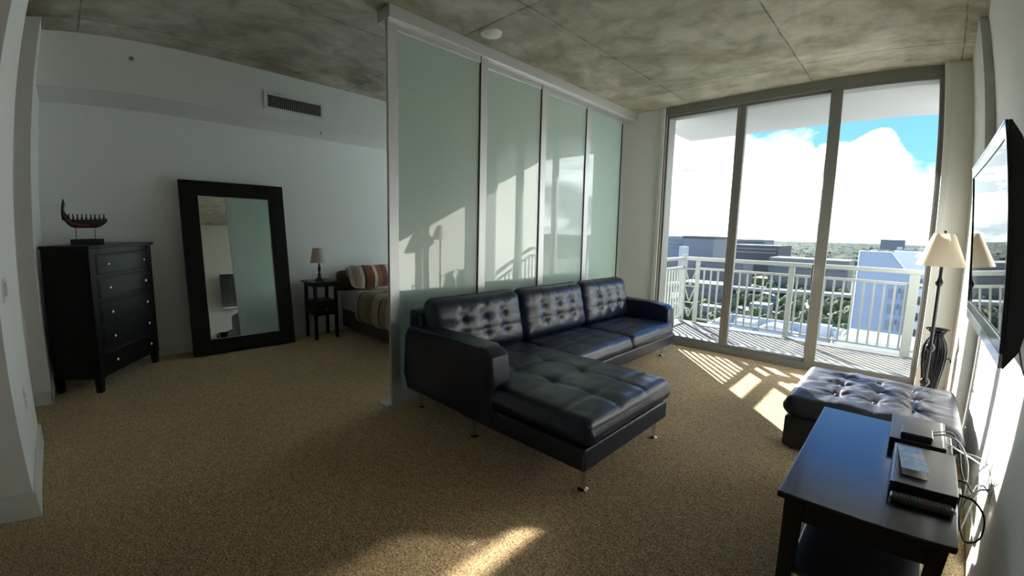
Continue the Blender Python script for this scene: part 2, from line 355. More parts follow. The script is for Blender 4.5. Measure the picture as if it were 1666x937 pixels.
def cushion(x0, x1, y0, y1, z0, z1, r=0.05, step=0.03, crown=0.03, tufts=(), seams=(), tdepth=0.028, sd=0.010, tr=0.045, wr=0.004, up='z', mtx=None, seed=0, side=0.012):
    """a stuffed block: rounded corners, crown, seams and button tufts on the face UP ('z' top, 'x' +x face)"""
    bm = bmesh.new(); hx, hy, hz = (x1-x0)/2, (y1-y0)/2, (z1-z0)/2; c = Vector(((x0+x1)/2, (y0+y1)/2, (z0+z1)/2)); hs = (hx, hy, hz)
    r = min(r, *[h*0.95 for h in hs]); key = {}
    def V(p):
        k = tuple(round(a, 5) for a in p)
        if k not in key: key[k] = bm.verts.new(p)
        return key[k]
    def coords(h):
        inner = [-h + r + (2*h-2*r)*i/max(2, int((2*h-2*r)/step)) for i in range(max(2, int((2*h-2*r)/step))+1)]
        rr = [r*(1-math.cos(PI/2*k/4)) for k in range(4)]
        rr = [r*k/4 for k in range(4)]
        return [-h + a for a in rr] + inner + [h - a for a in reversed(rr)]
    C = [coords(h) for h in hs]
    for ax in range(3):
        a, b = [i for i in range(3) if i != ax]
        for sgn in (-1, 1):
            for i in range(len(C[a])-1):
                for j in range(len(C[b])-1):
                    q = []
                    for ii, jj in ((i, j), (i+1, j), (i+1, j+1), (i, j+1)):
                        p = [0, 0, 0]; p[ax] = sgn*hs[ax]; p[a] = C[a][ii]; p[b] = C[b][jj]; q.append(V(p))
                    bm.faces.new(q if sgn*(1 if ax != 1 else -1) > 0 else q[::-1])
    UP = {'z': 2, 'x': 0}[up]; ua, ub = [i for i in range(3) if i != UP]
    for v in bm.verts:
        p = v.co.copy(); q = Vector([max(-hs[i]+r, min(hs[i]-r, p[i])) for i in range(3)]); d = p-q
        n = d.normalized() if d.length > 1e-9 else Vector((0, 0, 1))
        # square shell to round shell
        if d.length > 1e-9:
            mx = max(abs(d.x), abs(d.y), abs(d.z)); n = d.normalized(); p = q + n*mx
        w = p + c; u, t = p[ua]/hs[ua], p[ub]/hs[ub]; disp = 0
        if v.co[UP] > hs[UP]-r*1.01:
            k = max(0.0, (p[UP]-(hs[UP]-r))/r) if r else 1
            bul = crown*(1-abs(u)**3)*(1-abs(t)**3)
            for sa, sv in seams:
                if sa is ua or sa == ua: bul -= sd*math.exp(-((w[ua]-sv)/0.010)**2) + sd*0.6*math.exp(-((w[ua]-sv)/0.04)**2)
                else: bul -= sd*math.exp(-((w[ub]-sv)/0.010)**2) + sd*0.6*math.exp(-((w[ub]-sv)/0.04)**2)
            for tu, tv in tufts:
                dx, dy = w[ua]-tu, w[ub]-tv; dd = math.hypot(dx, dy)
                bul -= tdepth*math.exp(-(dd/tr)**1.3)
                if dd > 0.012: bul += wr*math.cos(7*math.atan2(dy, dx)+seed+tu*9)*math.exp(-(dd/(tr*2.2))**2)*min(1, dd/0.03)
            bul += wr*1.4*noise.noise(Vector((w.x*9+seed, w.y*9, w.z*9)))
            if up == 'x': bul += 0.0035*math.sin(w.y*95 + 4*noise.noise(Vector((w.y*4, w.z*5, seed))))*math.exp(-((z1-w.z)/0.13)**2)*(0.4+abs(noise.noise(Vector((w.y*6, seed, 0)))))
            disp = bul*k
            p[UP] += disp
        else:
            b = side*(1-abs(p[UP]/hs[UP])**2)
            p += Vector([n[i] if i != UP else 0 for i in range(3)])*b
            p += n*wr*0.8*noise.noise(Vector((w.x*8, w.y*8+seed, w.z*8)))
        v.co = p + c
    if mtx is not None: bm.transform(mtx)
    return bm

# ================================================================== SETTING
XW, XP, XM = 0.4655, -2.965, -5.86      # tv wall, glass partition, bedroom wall
YW, YO = 5.49, 5.80                     # window wall inside and outside face
ZC = 3.05
struct('floor', MB().box(XM, XW, -3.2, YW, -0.2, 0), CARPET)
struct('ceiling', MB().box(-6.1, 0.75, -3.4, YO, ZC, ZC+0.25), CONC)
struct('wall_right', MB().box(XW, XW+0.2, -3.2, 7.37, 0, ZC), WALL)
struct('wall_back', MB().box(XM, XW, -3.4, -3.2, 0, ZC), WALL)
struct('wall_left', MB().box(XM-0.2, XM, -0.30, YO, 0, ZC), WALL)
struct('wall_left_end', MB().box(XM-0.2, -4.79, -3.2, -0.30, 0, ZC), WALL)                 # faces the bedroom, its side faces the passage
struct('wall_near_left', MB().box(-3.92, -2.885, -3.2, -0.355, 0, ZC), WALL)
struct('wall_passage', MB().box(-4.79, -3.92, -2.2, -2.1, 0, ZC), WALL)
w = MB(); w.box(-3.2, -2.56, YW, YO, 0, ZC)                                                 # window wall, pier beside the partition
struct('wall_window_pier', w, WALL)
w = MB(); w.box(0.165, XW, YW-0.09, YO, 0, ZC)
struct('wall_window_corner', w, WALL)
w = MB(); w.box(XM, -5.2, YW, YO, 0, ZC); w.box(-5.2, -3.2, YW, YO, 2.75, ZC); w.box(-5.2, -3.2, YW, YO, 0, 0.25)
struct('wall_bedroom_window', w, WALL)
struct('trim_1', MB().box(XM, -5.127, -0.30, YW, 2.58, ZC), WALL)                           # bulkhead along the bedroom wall
# concrete column in the corner
struct('trim_2', MB().box(0.392, XW+0.001, 4.32, YW-0.09, 0, ZC, 0.006), mat('column_paint', (0.60, 0.60, 0.57), 0.8, bump=0.5, bscale=14, bdist=0.02, var=0.08, vscale=6))
# baseboards
BH = 0.105
struct('baseboard_right', MB().box(XW-0.014, XW, -3.2, 4.32, 0, BH, 0.003), TRIM)
struct('baseboard_column', MB().box(0.378, 0.392, 4.306, YW-0.09, 0, BH, 0.003).box(0.378, XW, 4.306, 4.32, 0, BH, 0.003), TRIM)
struct('baseboard_corner', MB().box(0.19, 0.392, YW-0.104, YW-0.09, 0, BH, 0.003), TRIM)
struct('baseboard_left', MB().box(XM, XM+0.014, -0.30, YW, 0, BH, 0.003), TRIM)
struct('baseboard_left_end', MB().box(XM, -4.776, -0.30, -0.286, 0, BH, 0.003).box(-4.79, -4.776, -0.42, -0.286, 0, BH, 0.003), TRIM)
struct('baseboard_near_left', MB().box(-3.92, -2.869, -0.355, -0.337, 0, 0.135, 0.004).box(-2.885, -2.867, -3.2, -0.337, 0, 0.135, 0.004), TRIM)
struct('baseboard_pier', MB().box(-2.94, -2.56, YW-0.014, YW, 0, BH, 0.003), TRIM)
# door casing on the passage side
struct('trim_3', MB().box(-4.79, -4.772, -0.52, -0.43, 0, 2.2, 0.004).box(-4.79, -4.772, -1.5, -0.43, 2.2, 2.29, 0.004), TRIM)
dr = struct('door_1', MB().box(-4.79, -4.782, -1.42, -0.52, 0.01, 2.2), TRIM)
obj('door_handle', MB().ball((-4.74, -0.60, 1.0), 0.028, 2), CHROME, dr, smooth=True)

# ---------------- window
win = MB()
def rect_frame(mb, x0, x1, z0, z1, w, y0, y1, bev=0.004):
    mb.box(x0, x0+w, y0, y1, z0, z1, bev); mb.box(x1-w, x1, y0, y1, z0, z1, bev)
    mb.box(x0+w, x1-w, y0, y1, z1-w, z1, bev); mb.box(x0+w, x1-w, y0, y1, z0, z0+w, bev)
win.box(-2.56, 0.165, YW-0.02, YO-0.05, 2.945, ZC, 0.004)                  # head
win.box(-2.56, 0.165, YW-0.02, YO-0.05, 0, 0.085, 0.004)                   # sill
win.box(-2.56, -2.515, YW-0.02, YO-0.05, 0.085, 2.945, 0.003)
win.box(0.14, 0.165, YW-0.03, YO-0.05, 0.085, 2.945, 0.003)
W1 = struct('window_1', win, WFRAME)
def sash(name, x0, x1, y0, y1, wl, wr_, z0=0.085, z1=2.945):
    m = MB(); m.box(x0, x0+wl, y0, y1, z0, z1, 0.004); m.box(x1-wr_, x1, y0, y1, z0, z1, 0.004)
    m.box(x0+wl, x1-wr_, y0, y1, z1-0.03, z1, 0.003); m.box(x0+wl, x1-wr_, y0, y1, z0, z0+0.03, 0.003)
    o = obj('window_sash', m, WFRAME, W1)
    obj('pane', MB().box(x0+wl-0.004, x1-wr_+0.004, (y0+y1)/2-0.004, (y0+y1)/2+0.004, z0+0.026, z1-0.026), GLASS, o)
    return o
sash('a', -2.515, -1.632, 5.50, 5.56, 0.025, 0.048)
sash('b', -1.630, -0.715, 5.50, 5.56, 0.048, 0.070)
s3 = sash('c', -0.775, 0.14, 5.47, 5.50, 0.10, 0.025)
# lock and pull handle on the centre stile
hm = MB(); hm.box(-0.782, -0.768, 5.425, 5.47, 0.97, 1.0, 0.003); hm.box(-0.782, -0.768, 5.425, 5.47, 1.12, 1.15, 0.003); hm.box(-0.785, -0.765, 5.41, 5.428, 0.965, 1.155, 0.005)
obj('door_handle', hm, mat('handle_grey', (0.22, 0.2, 0.19), 0.35, metal=0.7), s3)
# light jamb strips
struct('trim_4', MB().box(-2.585, -2.535, YW-0.035, YW-0.0, 0, ZC, 0.003), TRIM)
struct('trim_5', MB().box(0.16, 0.205, YW-0.125, YW-0.02, 0, ZC, 0.003), TRIM)
# bedroom window with a drawn roller blind
w2 = MB(); rect_frame(w2, -5.2, -3.2, 0.25, 2.75, 0.06, 5.55, 5.65)
W2 = struct('window_2', w2, WFRAME)
obj('pane', MB().box(-5.14, -3.26, 5.60, 5.606, 0.31, 2.69), GLASS, W2)
bl = obj('roller_blind', MB().box(-5.18, -3.22, 5.515, 5.518, 0.27, 2.70), shade_mat('blind_cloth', (0.74, 0.78, 0.81), 0.25))
tag(bl, 'pale roller blind drawn down over the bedroom window behind the glass partition', 'blind')

# ---------------- balcony
struct('balcony_floor', MB().box(-2.95, XW, YO, 7.22, -0.22, 0.0).box(-2.95, XW, YO-0.06, YO, -0.22, 0.0), DECK)
struct('balcony_ceiling', MB().box(-2.95, 0.7, YO, 7.38, 3.0, 3.3), SOFFIT)
rl = thing('balcony_railing', 'white metal balcony railing with slim vertical bars outside the sliding window', 'railing', (-1.2, 7.1, 0))
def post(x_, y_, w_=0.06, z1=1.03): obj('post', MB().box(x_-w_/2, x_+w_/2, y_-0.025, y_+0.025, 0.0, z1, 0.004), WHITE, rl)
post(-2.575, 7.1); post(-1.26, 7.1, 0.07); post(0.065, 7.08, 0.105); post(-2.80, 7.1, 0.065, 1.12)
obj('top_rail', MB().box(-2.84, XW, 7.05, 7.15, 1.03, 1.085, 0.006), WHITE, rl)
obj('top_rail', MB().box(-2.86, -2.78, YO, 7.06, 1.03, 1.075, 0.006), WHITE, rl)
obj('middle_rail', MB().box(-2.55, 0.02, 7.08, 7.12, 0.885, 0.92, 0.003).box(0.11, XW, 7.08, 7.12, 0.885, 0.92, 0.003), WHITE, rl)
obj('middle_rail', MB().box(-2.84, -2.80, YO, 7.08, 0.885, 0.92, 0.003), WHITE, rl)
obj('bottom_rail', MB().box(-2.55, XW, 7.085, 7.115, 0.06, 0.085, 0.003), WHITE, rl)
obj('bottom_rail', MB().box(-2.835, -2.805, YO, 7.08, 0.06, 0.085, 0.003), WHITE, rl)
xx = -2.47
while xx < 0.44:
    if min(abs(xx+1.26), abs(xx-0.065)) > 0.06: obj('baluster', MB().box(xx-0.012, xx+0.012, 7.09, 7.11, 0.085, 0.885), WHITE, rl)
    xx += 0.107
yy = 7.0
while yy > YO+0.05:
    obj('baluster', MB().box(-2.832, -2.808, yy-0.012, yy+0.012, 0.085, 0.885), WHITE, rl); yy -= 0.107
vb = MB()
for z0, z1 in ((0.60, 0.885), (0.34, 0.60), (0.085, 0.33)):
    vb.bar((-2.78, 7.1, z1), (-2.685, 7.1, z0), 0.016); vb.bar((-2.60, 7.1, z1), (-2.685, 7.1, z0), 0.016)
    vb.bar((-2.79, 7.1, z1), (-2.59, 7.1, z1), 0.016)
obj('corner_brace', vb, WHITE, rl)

# ---------------- sliding glass partition
hd = MB(); hd.box(-3.115, -2.94, 1.742, YW, 2.955, ZC-0.001, 0.003)
for k in range(3): hd.box(-2.972-0.04*k, -2.966-0.04*k, 1.75, YW, 2.93, 2.956)
hd = obj('partition_header_track', hd, ALU); tag(hd, 'silver track fixed under the concrete ceiling that carries the frosted glass panels', 'track')
ft = MB(); ft.box(-3.115, -2.955, 1.69, YW, 0.0, 0.010, 0.002)
for k in range(5): ft.box(-3.112+0.038*k, -3.106+0.038*k, 1.69, YW, 0.0, 0.016)
ft = obj('partition_floor_track', ft, ALU); tag(ft, 'low silver track on the carpet under the frosted glass panels', 'track')
PAN = ((1.742, 2.735, -2.958), (2.65, 3.62, -2.994), (3.53, 4.50, -3.030), (4.42, 5.40, -3.066))
PL = ('standing free at the open bedroom end of the silver framed row', 'second in the row, behind the left end of the leather sofa',
      'third in the row, behind the middle of the leather sofa', 'last in the row, against the wall beside the window')
DARKSTRIP = mat('strip_dark', (0.02, 0.025, 0.03), 0.5)
for (y0, y1, xf), pl in zip(PAN, PL):
    th = thing('sliding_glass_panel', 'frosted glass panel, ' + pl, 'partition panel', (xf-0.015, (y0+y1)/2, 0.016), 0, 'sliding frosted glass panels')
    f = MB(); x0, x1 = xf-0.030, xf; zt = 2.953; zb = 0.017
    f.box(x0, x1, y0, y0+0.083, zb, zt, 0.002); f.box(x0, x1, y1-0.083, y1, zb, zt, 0.002)
    f.box(x0, x1, y0+0.083, y1-0.083, zt-0.06, zt, 0.002); f.box(x0, x1, y0+0.083, y1-0.083, zb, zb+0.07, 0.002)
    obj('panel_frame', f, ALU, th)
    obj('dark_strip', MB().box(x0+0.004, x1+0.001, y1-0.091, y1-0.083, zb+0.07, zt), DARKSTRIP, th)  # dark strip along the inner edge of the right stile
    obj('frosted_glass', MB().box(xf-0.019, xf-0.011, y0+0.078, y1-0.085, zb+0.066, zt-0.056), FROST, th)
    th.rotation_euler = (0, 0, math.radians(-1.1))         # the row runs about a degree off the room's axis

# ================================================================== SOFA
sofa = thing('sectional_sofa', 'dark navy leather sectional sofa with chaise and tufted back cushions', 'sofa', (-2.1, 3.4, 0))
b = MB(); b.box(-2.86, -1.99, 1.84, 4.92, 0.155, 0.275, 0.012)
obj('base', b, LEATHER, sofa)
b = MB(); b.box(-2.2, -1.165, 1.815, 2.83, 0.155, 0.285, 0.014, 3)
obj('chaise_base', b, LEATHER, sofa)
b = MB(); b.prism([(-2.885, 0.17), (-2.70, 0.17), (-2.74, 0.78), (-2.80, 0.80), (-2.885, 0.80)], 'y', 1.86, 4.90)
bmesh.ops.bevel(b.bm, geom=list(b.bm.edges), offset=0.02, segments=3, profile=0.5, affect='EDGES')
obj('back_frame', b, LEATHER, sofa, smooth=True)
def arm(y0, y1, xf, ztf, ztb, bulge):
    b = bmesh.new()
    prof = [(-2.86, 0.165), (xf, 0.165), (xf+0.015, 0.40), (xf-0.005, ztf-0.05), (xf-0.05, ztf-0.008), (xf-0.12, ztf), (-2.3, (ztf+ztb)/2), (-2.75, ztb), (-2.83, ztb-0.015), (-2.875, ztb-0.08), (-2.88, 0.3)]
    m = MB(); m.prism(prof, 'y', y0, y1)
    bmesh.ops.bevel(m.bm, geom=[e for e in m.bm.edges if abs(e.verts[0].co.y-e.verts[1].co.y) < 1e-6], offset=0.034, segments=4, profile=0.5, affect='EDGES')
    return m
obj('armrest', arm(1.80, 1.975, -1.875, 0.685, 0.690, 0), LEATHER, sofa, smooth=True)
obj('armrest', arm(4.785, 4.955, -2.035, 0.615, 0.645, 0), LEATHER, sofa, smooth=True)
# chaise cushion
tf = [(x_, y_) for x_ in (-2.34, -2.0, -1.66) for y_ in (2.17, 2.5)]
sm = [(0, x_) for x_ in (-2.34, -2.0, -1.66, -1.36)] + [(1, y_) for y_ in (2.17, 2.5)]
obj('chaise_cushion', cushion(-2.68, -1.15, 1.815, 2.85, 0.285, 0.445, 0.06, 0.022, 0.028, tf, sm, 0.024, 0.006, 0.05, 0.004, seed=1), LEATHER, sofa, smooth='all')
for (y0, y1, sd_) in ((2.855, 3.83, 2), (3.835, 4.785, 3)):
    ys = [y0+(y1-y0)/3, y0+2*(y1-y0)/3]; tf = [(x_, y_) for x_ in (-2.42, -2.2) for y_ in ys]
    sm = [(1, v) for v in ys] + [(0, -2.42), (0, -2.2)]
    obj('seat_cushion', cushion(-2.66, -1.965, y0, y1, 0.27, 0.425, 0.055, 0.022, 0.030, tf, sm, 0.018, 0.006, 0.045, 0.004, seed=sd_), LEATHER, sofa, smooth='all')
# back cushions lean back
for (y0, y1, sd_) in ((1.905, 2.885, 4), (2.90, 3.875, 5), (3.89, 4.815, 6)):
    ys = [y0+(y1-y0)*k for k in (0.27, 0.5, 0.73)]; tf = [(v, z_) for z_ in (0.17, 0.31) for v in ys]
    sm = [(1, v) for v in ys] + [(2, 0.17), (2, 0.31)]
    mt = Matrix.Translation((-2.60, 0, 0.425)) @ Matrix.Rotation(math.radians(-13), 4, 'Y')
    obj('back_cushion', cushion(-0.10, 0.065, y0, y1, 0.0, 0.475, 0.07, 0.020, 0.045, tf, sm, 0.027, 0.006, 0.042, 0.003, up='x', mtx=mt, seed=sd_, side=0.014), LEATHER, sofa, smooth='all')
for (fx, fy) in ((-1.223, 1.898), (-1.228, 2.776), (-2.12, 1.884), (-2.80, 1.907), (-2.10, 4.808), (-2.80, 4.85)):
    obj('foot', MB().lathe([(0.012, 0.0), (0.030, 0.0), (0.031, 0.006), (0.016, 0.014), (0.013, 0.03), (0.016, 0.09), (0.026, 0.15), (0.028, 0.158)], (fx, fy, 0), 20), CHROME, sofa, smooth=True)

# ================================================================== OTTOMAN
ot = thing('ottoman', 'square charcoal leather ottoman with a button-tufted top beside the black table', 'ottoman', (-0.05, 3.75, 0))
b = MB(); b.box(-0.535, 0.375, 3.28, 4.21, 0.02, 0.235, 0.018, 3); obj('base', b, OTTO, ot, smooth=True)
tf = [(x_, y_) for x_ in (-0.285, -0.08, 0.125) for y_ in (3.50, 3.74, 3.98)]
sm = [(0, v) for v in (-0.285, -0.08, 0.125)] + [(1, v) for v in (3.50, 3.74, 3.98)]
obj('top_cushion', cushion(-0.545, 0.385, 3.27, 4.22, 0.235, 0.385, 0.055, 0.016, 0.03, tf, sm, 0.034, 0.004, 0.05, 0.009, seed=8), OTTO, ot, smooth='all')
for (x_, y_) in tf:
    obj('button', MB().ball((x_, y_, 0.385), 0.013, 2, (1, 1, 0.55)), OTTO, ot, smooth=True)
for (x_, y_) in ((-0.48, 3.34), (0.32, 3.34), (-0.48, 4.15), (0.32, 4.15)):
    obj('foot', MB().lathe([(0.022, 0), (0.028, 0.025)], (x_, y_, 0), 14), BLACK, ot)

# ================================================================== COFFEE TABLE WITH AV BOXES
tb = thing('low_table', 'low black lacquered table standing along the right wall', 'table', (0, 2.35, 0))
TZ = 0.48
b = MB(); b.box(-0.285, 0.278, 1.78, 2.915, TZ-0.024, TZ, 0.006, 3); obj('table_top', b, TABLE, tb)
b = MB(); b.box(-0.262, 0.255, 1.805, 2.89, TZ-0.04, TZ-0.024)
obj('top_moulding', b, TABLE, tb)
b = MB()
for (x0, x1, y0, y1) in ((-0.235, 0.228, 1.828, 1.846), (-0.235, 0.228, 2.849, 2.867), (-0.252, -0.234, 1.85, 2.85), (0.227, 0.245, 1.85, 2.85)): b.box(x0, x1, y0, y1, TZ-0.115, TZ-0.04)
obj('apron', b, TABLE, tb)
for (x_, y_) in ((-0.232, 1.838), (0.226, 1.838), (-0.232, 2.858), (0.226, 2.858)):
    b = MB(); w1, w0 = 0.030, 0.025
    b.hexa([(x_+sx*w0, y_+sy*w0, 0) for sx, sy in ((-1, -1), (1, -1), (1, 1), (-1, 1))] + [(x_+sx*w1, y_+sy*w1, TZ-0.04) for sx, sy in ((-1, -1), (1, -1), (1, 1), (-1, 1))])
    obj('leg', b, TABLE, tb)
b = MB(); b.box(-0.225, 0.22, 1.845, 2.85, 0.13, 0.148, 0.003); obj('shelf', b, TABLE, tb)
# boxes
bx = thing('cable_box', 'flat black set-top box at the far end of the low table', 'electronics', (0.13, 2.73, TZ), 0.0)
b = MB(); b.box(0.018, 0.240, 2.53, 2.905, TZ+0.004, TZ+0.054, 0.003); obj('housing', b, BLACK, bx)
b = MB(); b.box(0.222, 0.230, 2.545, 2.895, TZ+0.0535, TZ+0.0555); obj('silver_strip', b, ALU, bx)
for x_, y_ in ((0.03, 2.55), (0.21, 2.55), (0.03, 2.87), (0.21, 2.87)): obj('foot', MB().box(x_, x_+0.02, y_, y_+0.02, TZ, TZ+0.005), BLACK, bx)
b = MB(); b.box(0.058, 0.182, 2.545, 2.665, TZ+0.055, TZ+0.085, 0.006); o = obj('small_router', b, BLACK); tag(o, 'small black router resting on top of the flat set-top box', 'router')
dv = thing('disc_player', 'wide black disc player under the blue leaflet on the low table', 'electronics', (0.15, 2.25, TZ))
b = MB(); b.box(0.052, 0.268, 2.055, 2.48, TZ+0.005, TZ+0.054, 0.003); obj('housing', b, BLACK, dv)
b = MB(); b.box(0.040, 0.053, 2.055, 2.48, TZ+0.008, TZ+0.052, 0.003); obj('front_panel', b, mat('player_front', (0.10, 0.14, 0.22), 0.12, metal=0.6), dv)
b = MB()
for k in range(9): b.box(0.0385, 0.041, 2.08+0.043*k, 2.105+0.043*k, TZ+0.018, TZ+0.026)
obj('button_row', b, mat('button_grey', (0.4, 0.42, 0.42), 0.4), dv)
for x_, y_ in ((0.06, 2.07), (0.23, 2.07), (0.06, 2.43), (0.23, 2.43)): obj('foot', MB().box(x_, x_+0.03, y_, y_+0.03, TZ, TZ+0.006), BLACK, dv)
# leaflet
m_, t_, b_, o_ = newmat('leaflet_print')
s_ = t_.nodes.new('ShaderNodeSeparateXYZ'); t_.links.new(o_, s_.inputs[0])
pr = ramp(t_, noise_tex(t_, o_, 26, 3), [(0.35, (0.02, 0.08, 0.22)), (0.55, (0.05, 0.20, 0.42)), (0.75, (0.15, 0.38, 0.60))])
blk = node_math(t_, 'MULTIPLY', node_math(t_, 'COMPARE', s_.outputs[0], 0.030, 0.022), node_math(t_, 'COMPARE', s_.outputs[1], 0.035, 0.032))
pr = mixc(t_, blk, pr, (0.30, 0.22, 0.32)); t_.links.new(pr, b_.inputs['Base Color']); b_.inputs['Roughness'].default_value = 0.3
lf = thing('leaflet', 'folded blue leaflet lying on the disc player', 'leaflet', (0.105, 2.30, TZ+0.054), math.radians(4))
def sheet(pts, th=0.0012):
    m = MB(); m.hexa([(x_, y_, z_) for x_, y_, z_ in pts] + [(x_, y_, z_+th) for x_, y_, z_ in pts]); return m
obj('cover', sheet([(-0.045, -0.145, 0.020), (0.048, -0.15, 0.024), (0.045, 0.15, 0.003), (-0.045, 0.15, 0.003)]), m_, lf, local=True)
obj('inner_page', sheet([(-0.040, -0.155, 0.0006), (0.046, -0.17, 0.0006), (0.044, 0.148, 0.0006), (-0.043, 0.148, 0.0006)]), mat('leaflet_paper', (0.62, 0.55, 0.48), 0.6), lf, local=True)
# remote
rm = thing('remote_control', 'long dark grey remote control with many buttons in front of the disc player', 'remote control', (0.152, 2.018, TZ), math.radians(2))
b = MB(); b.box(-0.105, 0.105, -0.026, 0.026, 0.0, 0.024, 0.010, 4); obj('casing', b, mat('remote_grey', (0.075, 0.075, 0.075), 0.35), rm, local=True, smooth=True)
b = MB()
for i in range(14):
    for j in range(3):
        b.box(-0.088+0.0125*i, -0.081+0.0125*i, -0.017+0.0125*j, -0.010+0.0125*j, 0.0235, 0.0262, 0.0012, 1)
obj('button_pad', b, mat('remote_buttons', (0.30, 0.31, 0.28), 0.5), rm, local=True)
obj('round_button', MB().lathe([(0.0125, 0.0235), (0.0125, 0.0272), (0.006, 0.028)], (0.015, 0.0, 0), 18), mat('remote_red', (0.35, 0.06, 0.04), 0.5), rm, local=True)
# cables
def cable(name, label, pts, r, m):
    P = [Vector(p) for p in pts]; out = []
    for i in range(len(P)-1):
        p0, p1, p2, p3 = P[max(i-1, 0)], P[i], P[i+1], P[min(i+2, len(P)-1)]
        for k in range(8):
            t = k/8; out.append(0.5*((2*p1) + (-p0+p2)*t + (2*p0-5*p1+4*p2-p3)*t*t + (-p0+3*p1-3*p2+p3)*t**3))
    out.append(P[-1]); o = obj(name, MB().tube(out, r, 8), m, smooth=True); tag(o, label, 'cable'); return o
cable('power_cable', 'black cable looping low from the disc player to the wall', [(0.268, 2.12, 0.515), (0.33, 2.11, 0.51), (0.39, 2.13, 0.44), (0.405, 2.18, 0.33), (0.36, 2.26, 0.27), (0.33, 2.38, 0.32), (0.38, 2.5, 0.38), (0.452, 2.57, 0.38)], 0.0045, BLACK)
cable('network_cable', 'pale grey cable arching over the set-top box from the router', [(0.182, 2.62, 0.555), (0.235, 2.60, 0.575), (0.29, 2.55, 0.56), (0.325, 2.45, 0.50), (0.32, 2.33, 0.40), (0.31, 2.30, 0.28), (0.35, 2.4, 0.22), (0.40, 2.6, 0.28), (0.452, 2.73, 0.37)], 0.0042, GREYCAB)
cable('antenna_cable', 'pale grey cable running from the set-top box straight to the wall plate', [(0.24, 2.70, 0.51), (0.30, 2.68, 0.49), (0.38, 2.74, 0.44), (0.452, 2.76, 0.40)], 0.004, GREYCAB)
cable('audio_cable', 'thin black cable running from the router towards the wall', [(0.182, 2.65, 0.558), (0.26, 2.70, 0.56), (0.32, 2.75, 0.47), (0.40, 2.82, 0.43), (0.452, 2.94, 0.38)], 0.003, BLACK)
cable('video_cable', 'black cable hanging between the two boxes and the wall plates', [(0.24, 2.80, 0.51), (0.30, 2.80, 0.50), (0.33, 2.66, 0.40), (0.37, 2.60, 0.36), (0.40, 2.68, 0.40), (0.452, 2.78, 0.42)], 0.0035, BLACK)
cable('short_cable', 'short dark cable with a grey plug behind the disc player', [(0.268, 2.28, 0.505), (0.31, 2.30, 0.50), (0.35, 2.36, 0.44), (0.38, 2.48, 0.42), (0.42, 2.55, 0.40), (0.452, 2.59, 0.36)], 0.0038, DKMET)
ad = obj('power_adapter', MB().box(0.295, 0.33, 2.46, 2.53, 0.29, 0.375, 0.006), BLACK); tag(ad, 'black power adapter hanging in the cables behind the low table', 'adapter')
# wall plates
for k, (yy_, zz_, lb) in enumerate(((2.95, 0.40, 'white wall plate on the right wall, farthest of the three behind the low table'), (2.76, 0.39, 'white wall plate on the right wall, middle of the three behind the low table'), (2.58, 0.38, 'white wall plate on the right wall, nearest of the three behind the low table'))):
    p_ = thing('wall_outlet', lb, 'outlet', (XW, yy_, zz_), 0, 'wall plates behind the table')
    obj('plate', MB().box(-0.006, 0.0, -0.036, 0.036, -0.058, 0.058, 0.002), PLATE, p_, local=True)
    obj('socket', MB().box(-0.008, -0.006, -0.017, 0.017, 0.008, 0.036, 0.001).box(-0.008, -0.006, -0.017, 0.017, -0.036, -0.008, 0.001), mat('socket_grey', (0.5, 0.5, 0.48), 0.4), p_, local=True)

# ================================================================== TELEVISION
tv = thing('television', 'large wall-mounted flat television with a glossy black body tilted down', 'television', (0.36, 2.67, 1.43))
tiltv = math.atan2(0.043, 0.80)
mt = Matrix.Translation((0.2815, 2.667, 1.432)) @ Matrix.Rotation(-tiltv, 4, 'Y')
def tvpart(name, mb, m, smooth=False, par=None):
    mb.bm.transform(mt); return obj(name, mb, m, par or tv, smooth=smooth)
L2, H2 = 0.667, 0.402
b = MB(); b.prism([(-H2, 0.0), (-H2, 0.004), (-H2+0.06, 0.048), (-H2+0.15, 0.068), (H2-0.15, 0.068), (H2-0.05, 0.040), (H2, 0.010), (H2, 0.0)], 'y', -L2, L2)
for v in b.bm.verts: v.co = Vector((v.co.z*1.0, v.co.y, v.co.x)) if False else v.co
bm_ = b.bm
for v in bm_.verts: v.co = Vector((v.co.z, v.co.y, v.co.x))
tvpart('back_shell', b, TVBODY, smooth=True)
b = MB()
for (y0, y1, z0, z1) in ((-L2, L2, H2-0.055, H2), (-L2, L2, -H2+0.05, -H2+0.095), (-L2, -L2+0.035, -H2+0.095, H2-0.055), (L2-0.035, L2, -H2+0.095, H2-0.055)): b.box(-0.014, -0.0005, y0, y1, z0, z1, 0.003)
tvpart('bezel', b, TVBODY)
b = MB(); b.box(-0.013, -0.001, -L2, L2, -H2, -H2+0.049, 0.004); tvpart('silver_lower_bezel', b, SILVER)
b = MB(); b.box(-0.009, -0.001, -L2+0.035, L2-0.035, -H2+0.095, H2-0.055); tvpart('screen', b, SCREEN)
tvpart('silver_edge', MB().box(-0.0155, -0.0138, -L2, L2, H2-0.006, H2), SILVER); tvpart('silver_edge', MB().box(-0.0155, -0.0138, -L2, L2, -H2+0.093, -H2+0.098), SILVER)
obj('wall_bracket', MB().box(0.43, XW, 2.45, 2.88, 1.28, 1.62, 0.004).box(0.355, 0.43, 2.60, 2.73, 1.36, 1.52, 0.004), BLACK, tv)
cable('television_cable', 'thin grey cable dangling from the bottom of the television to the wall', [(0.36, 2.1, 1.10), (0.385, 2.08, 1.02), (0.42, 2.12, 0.98), (0.455, 2.2, 0.97)], 0.004, GREYCAB)

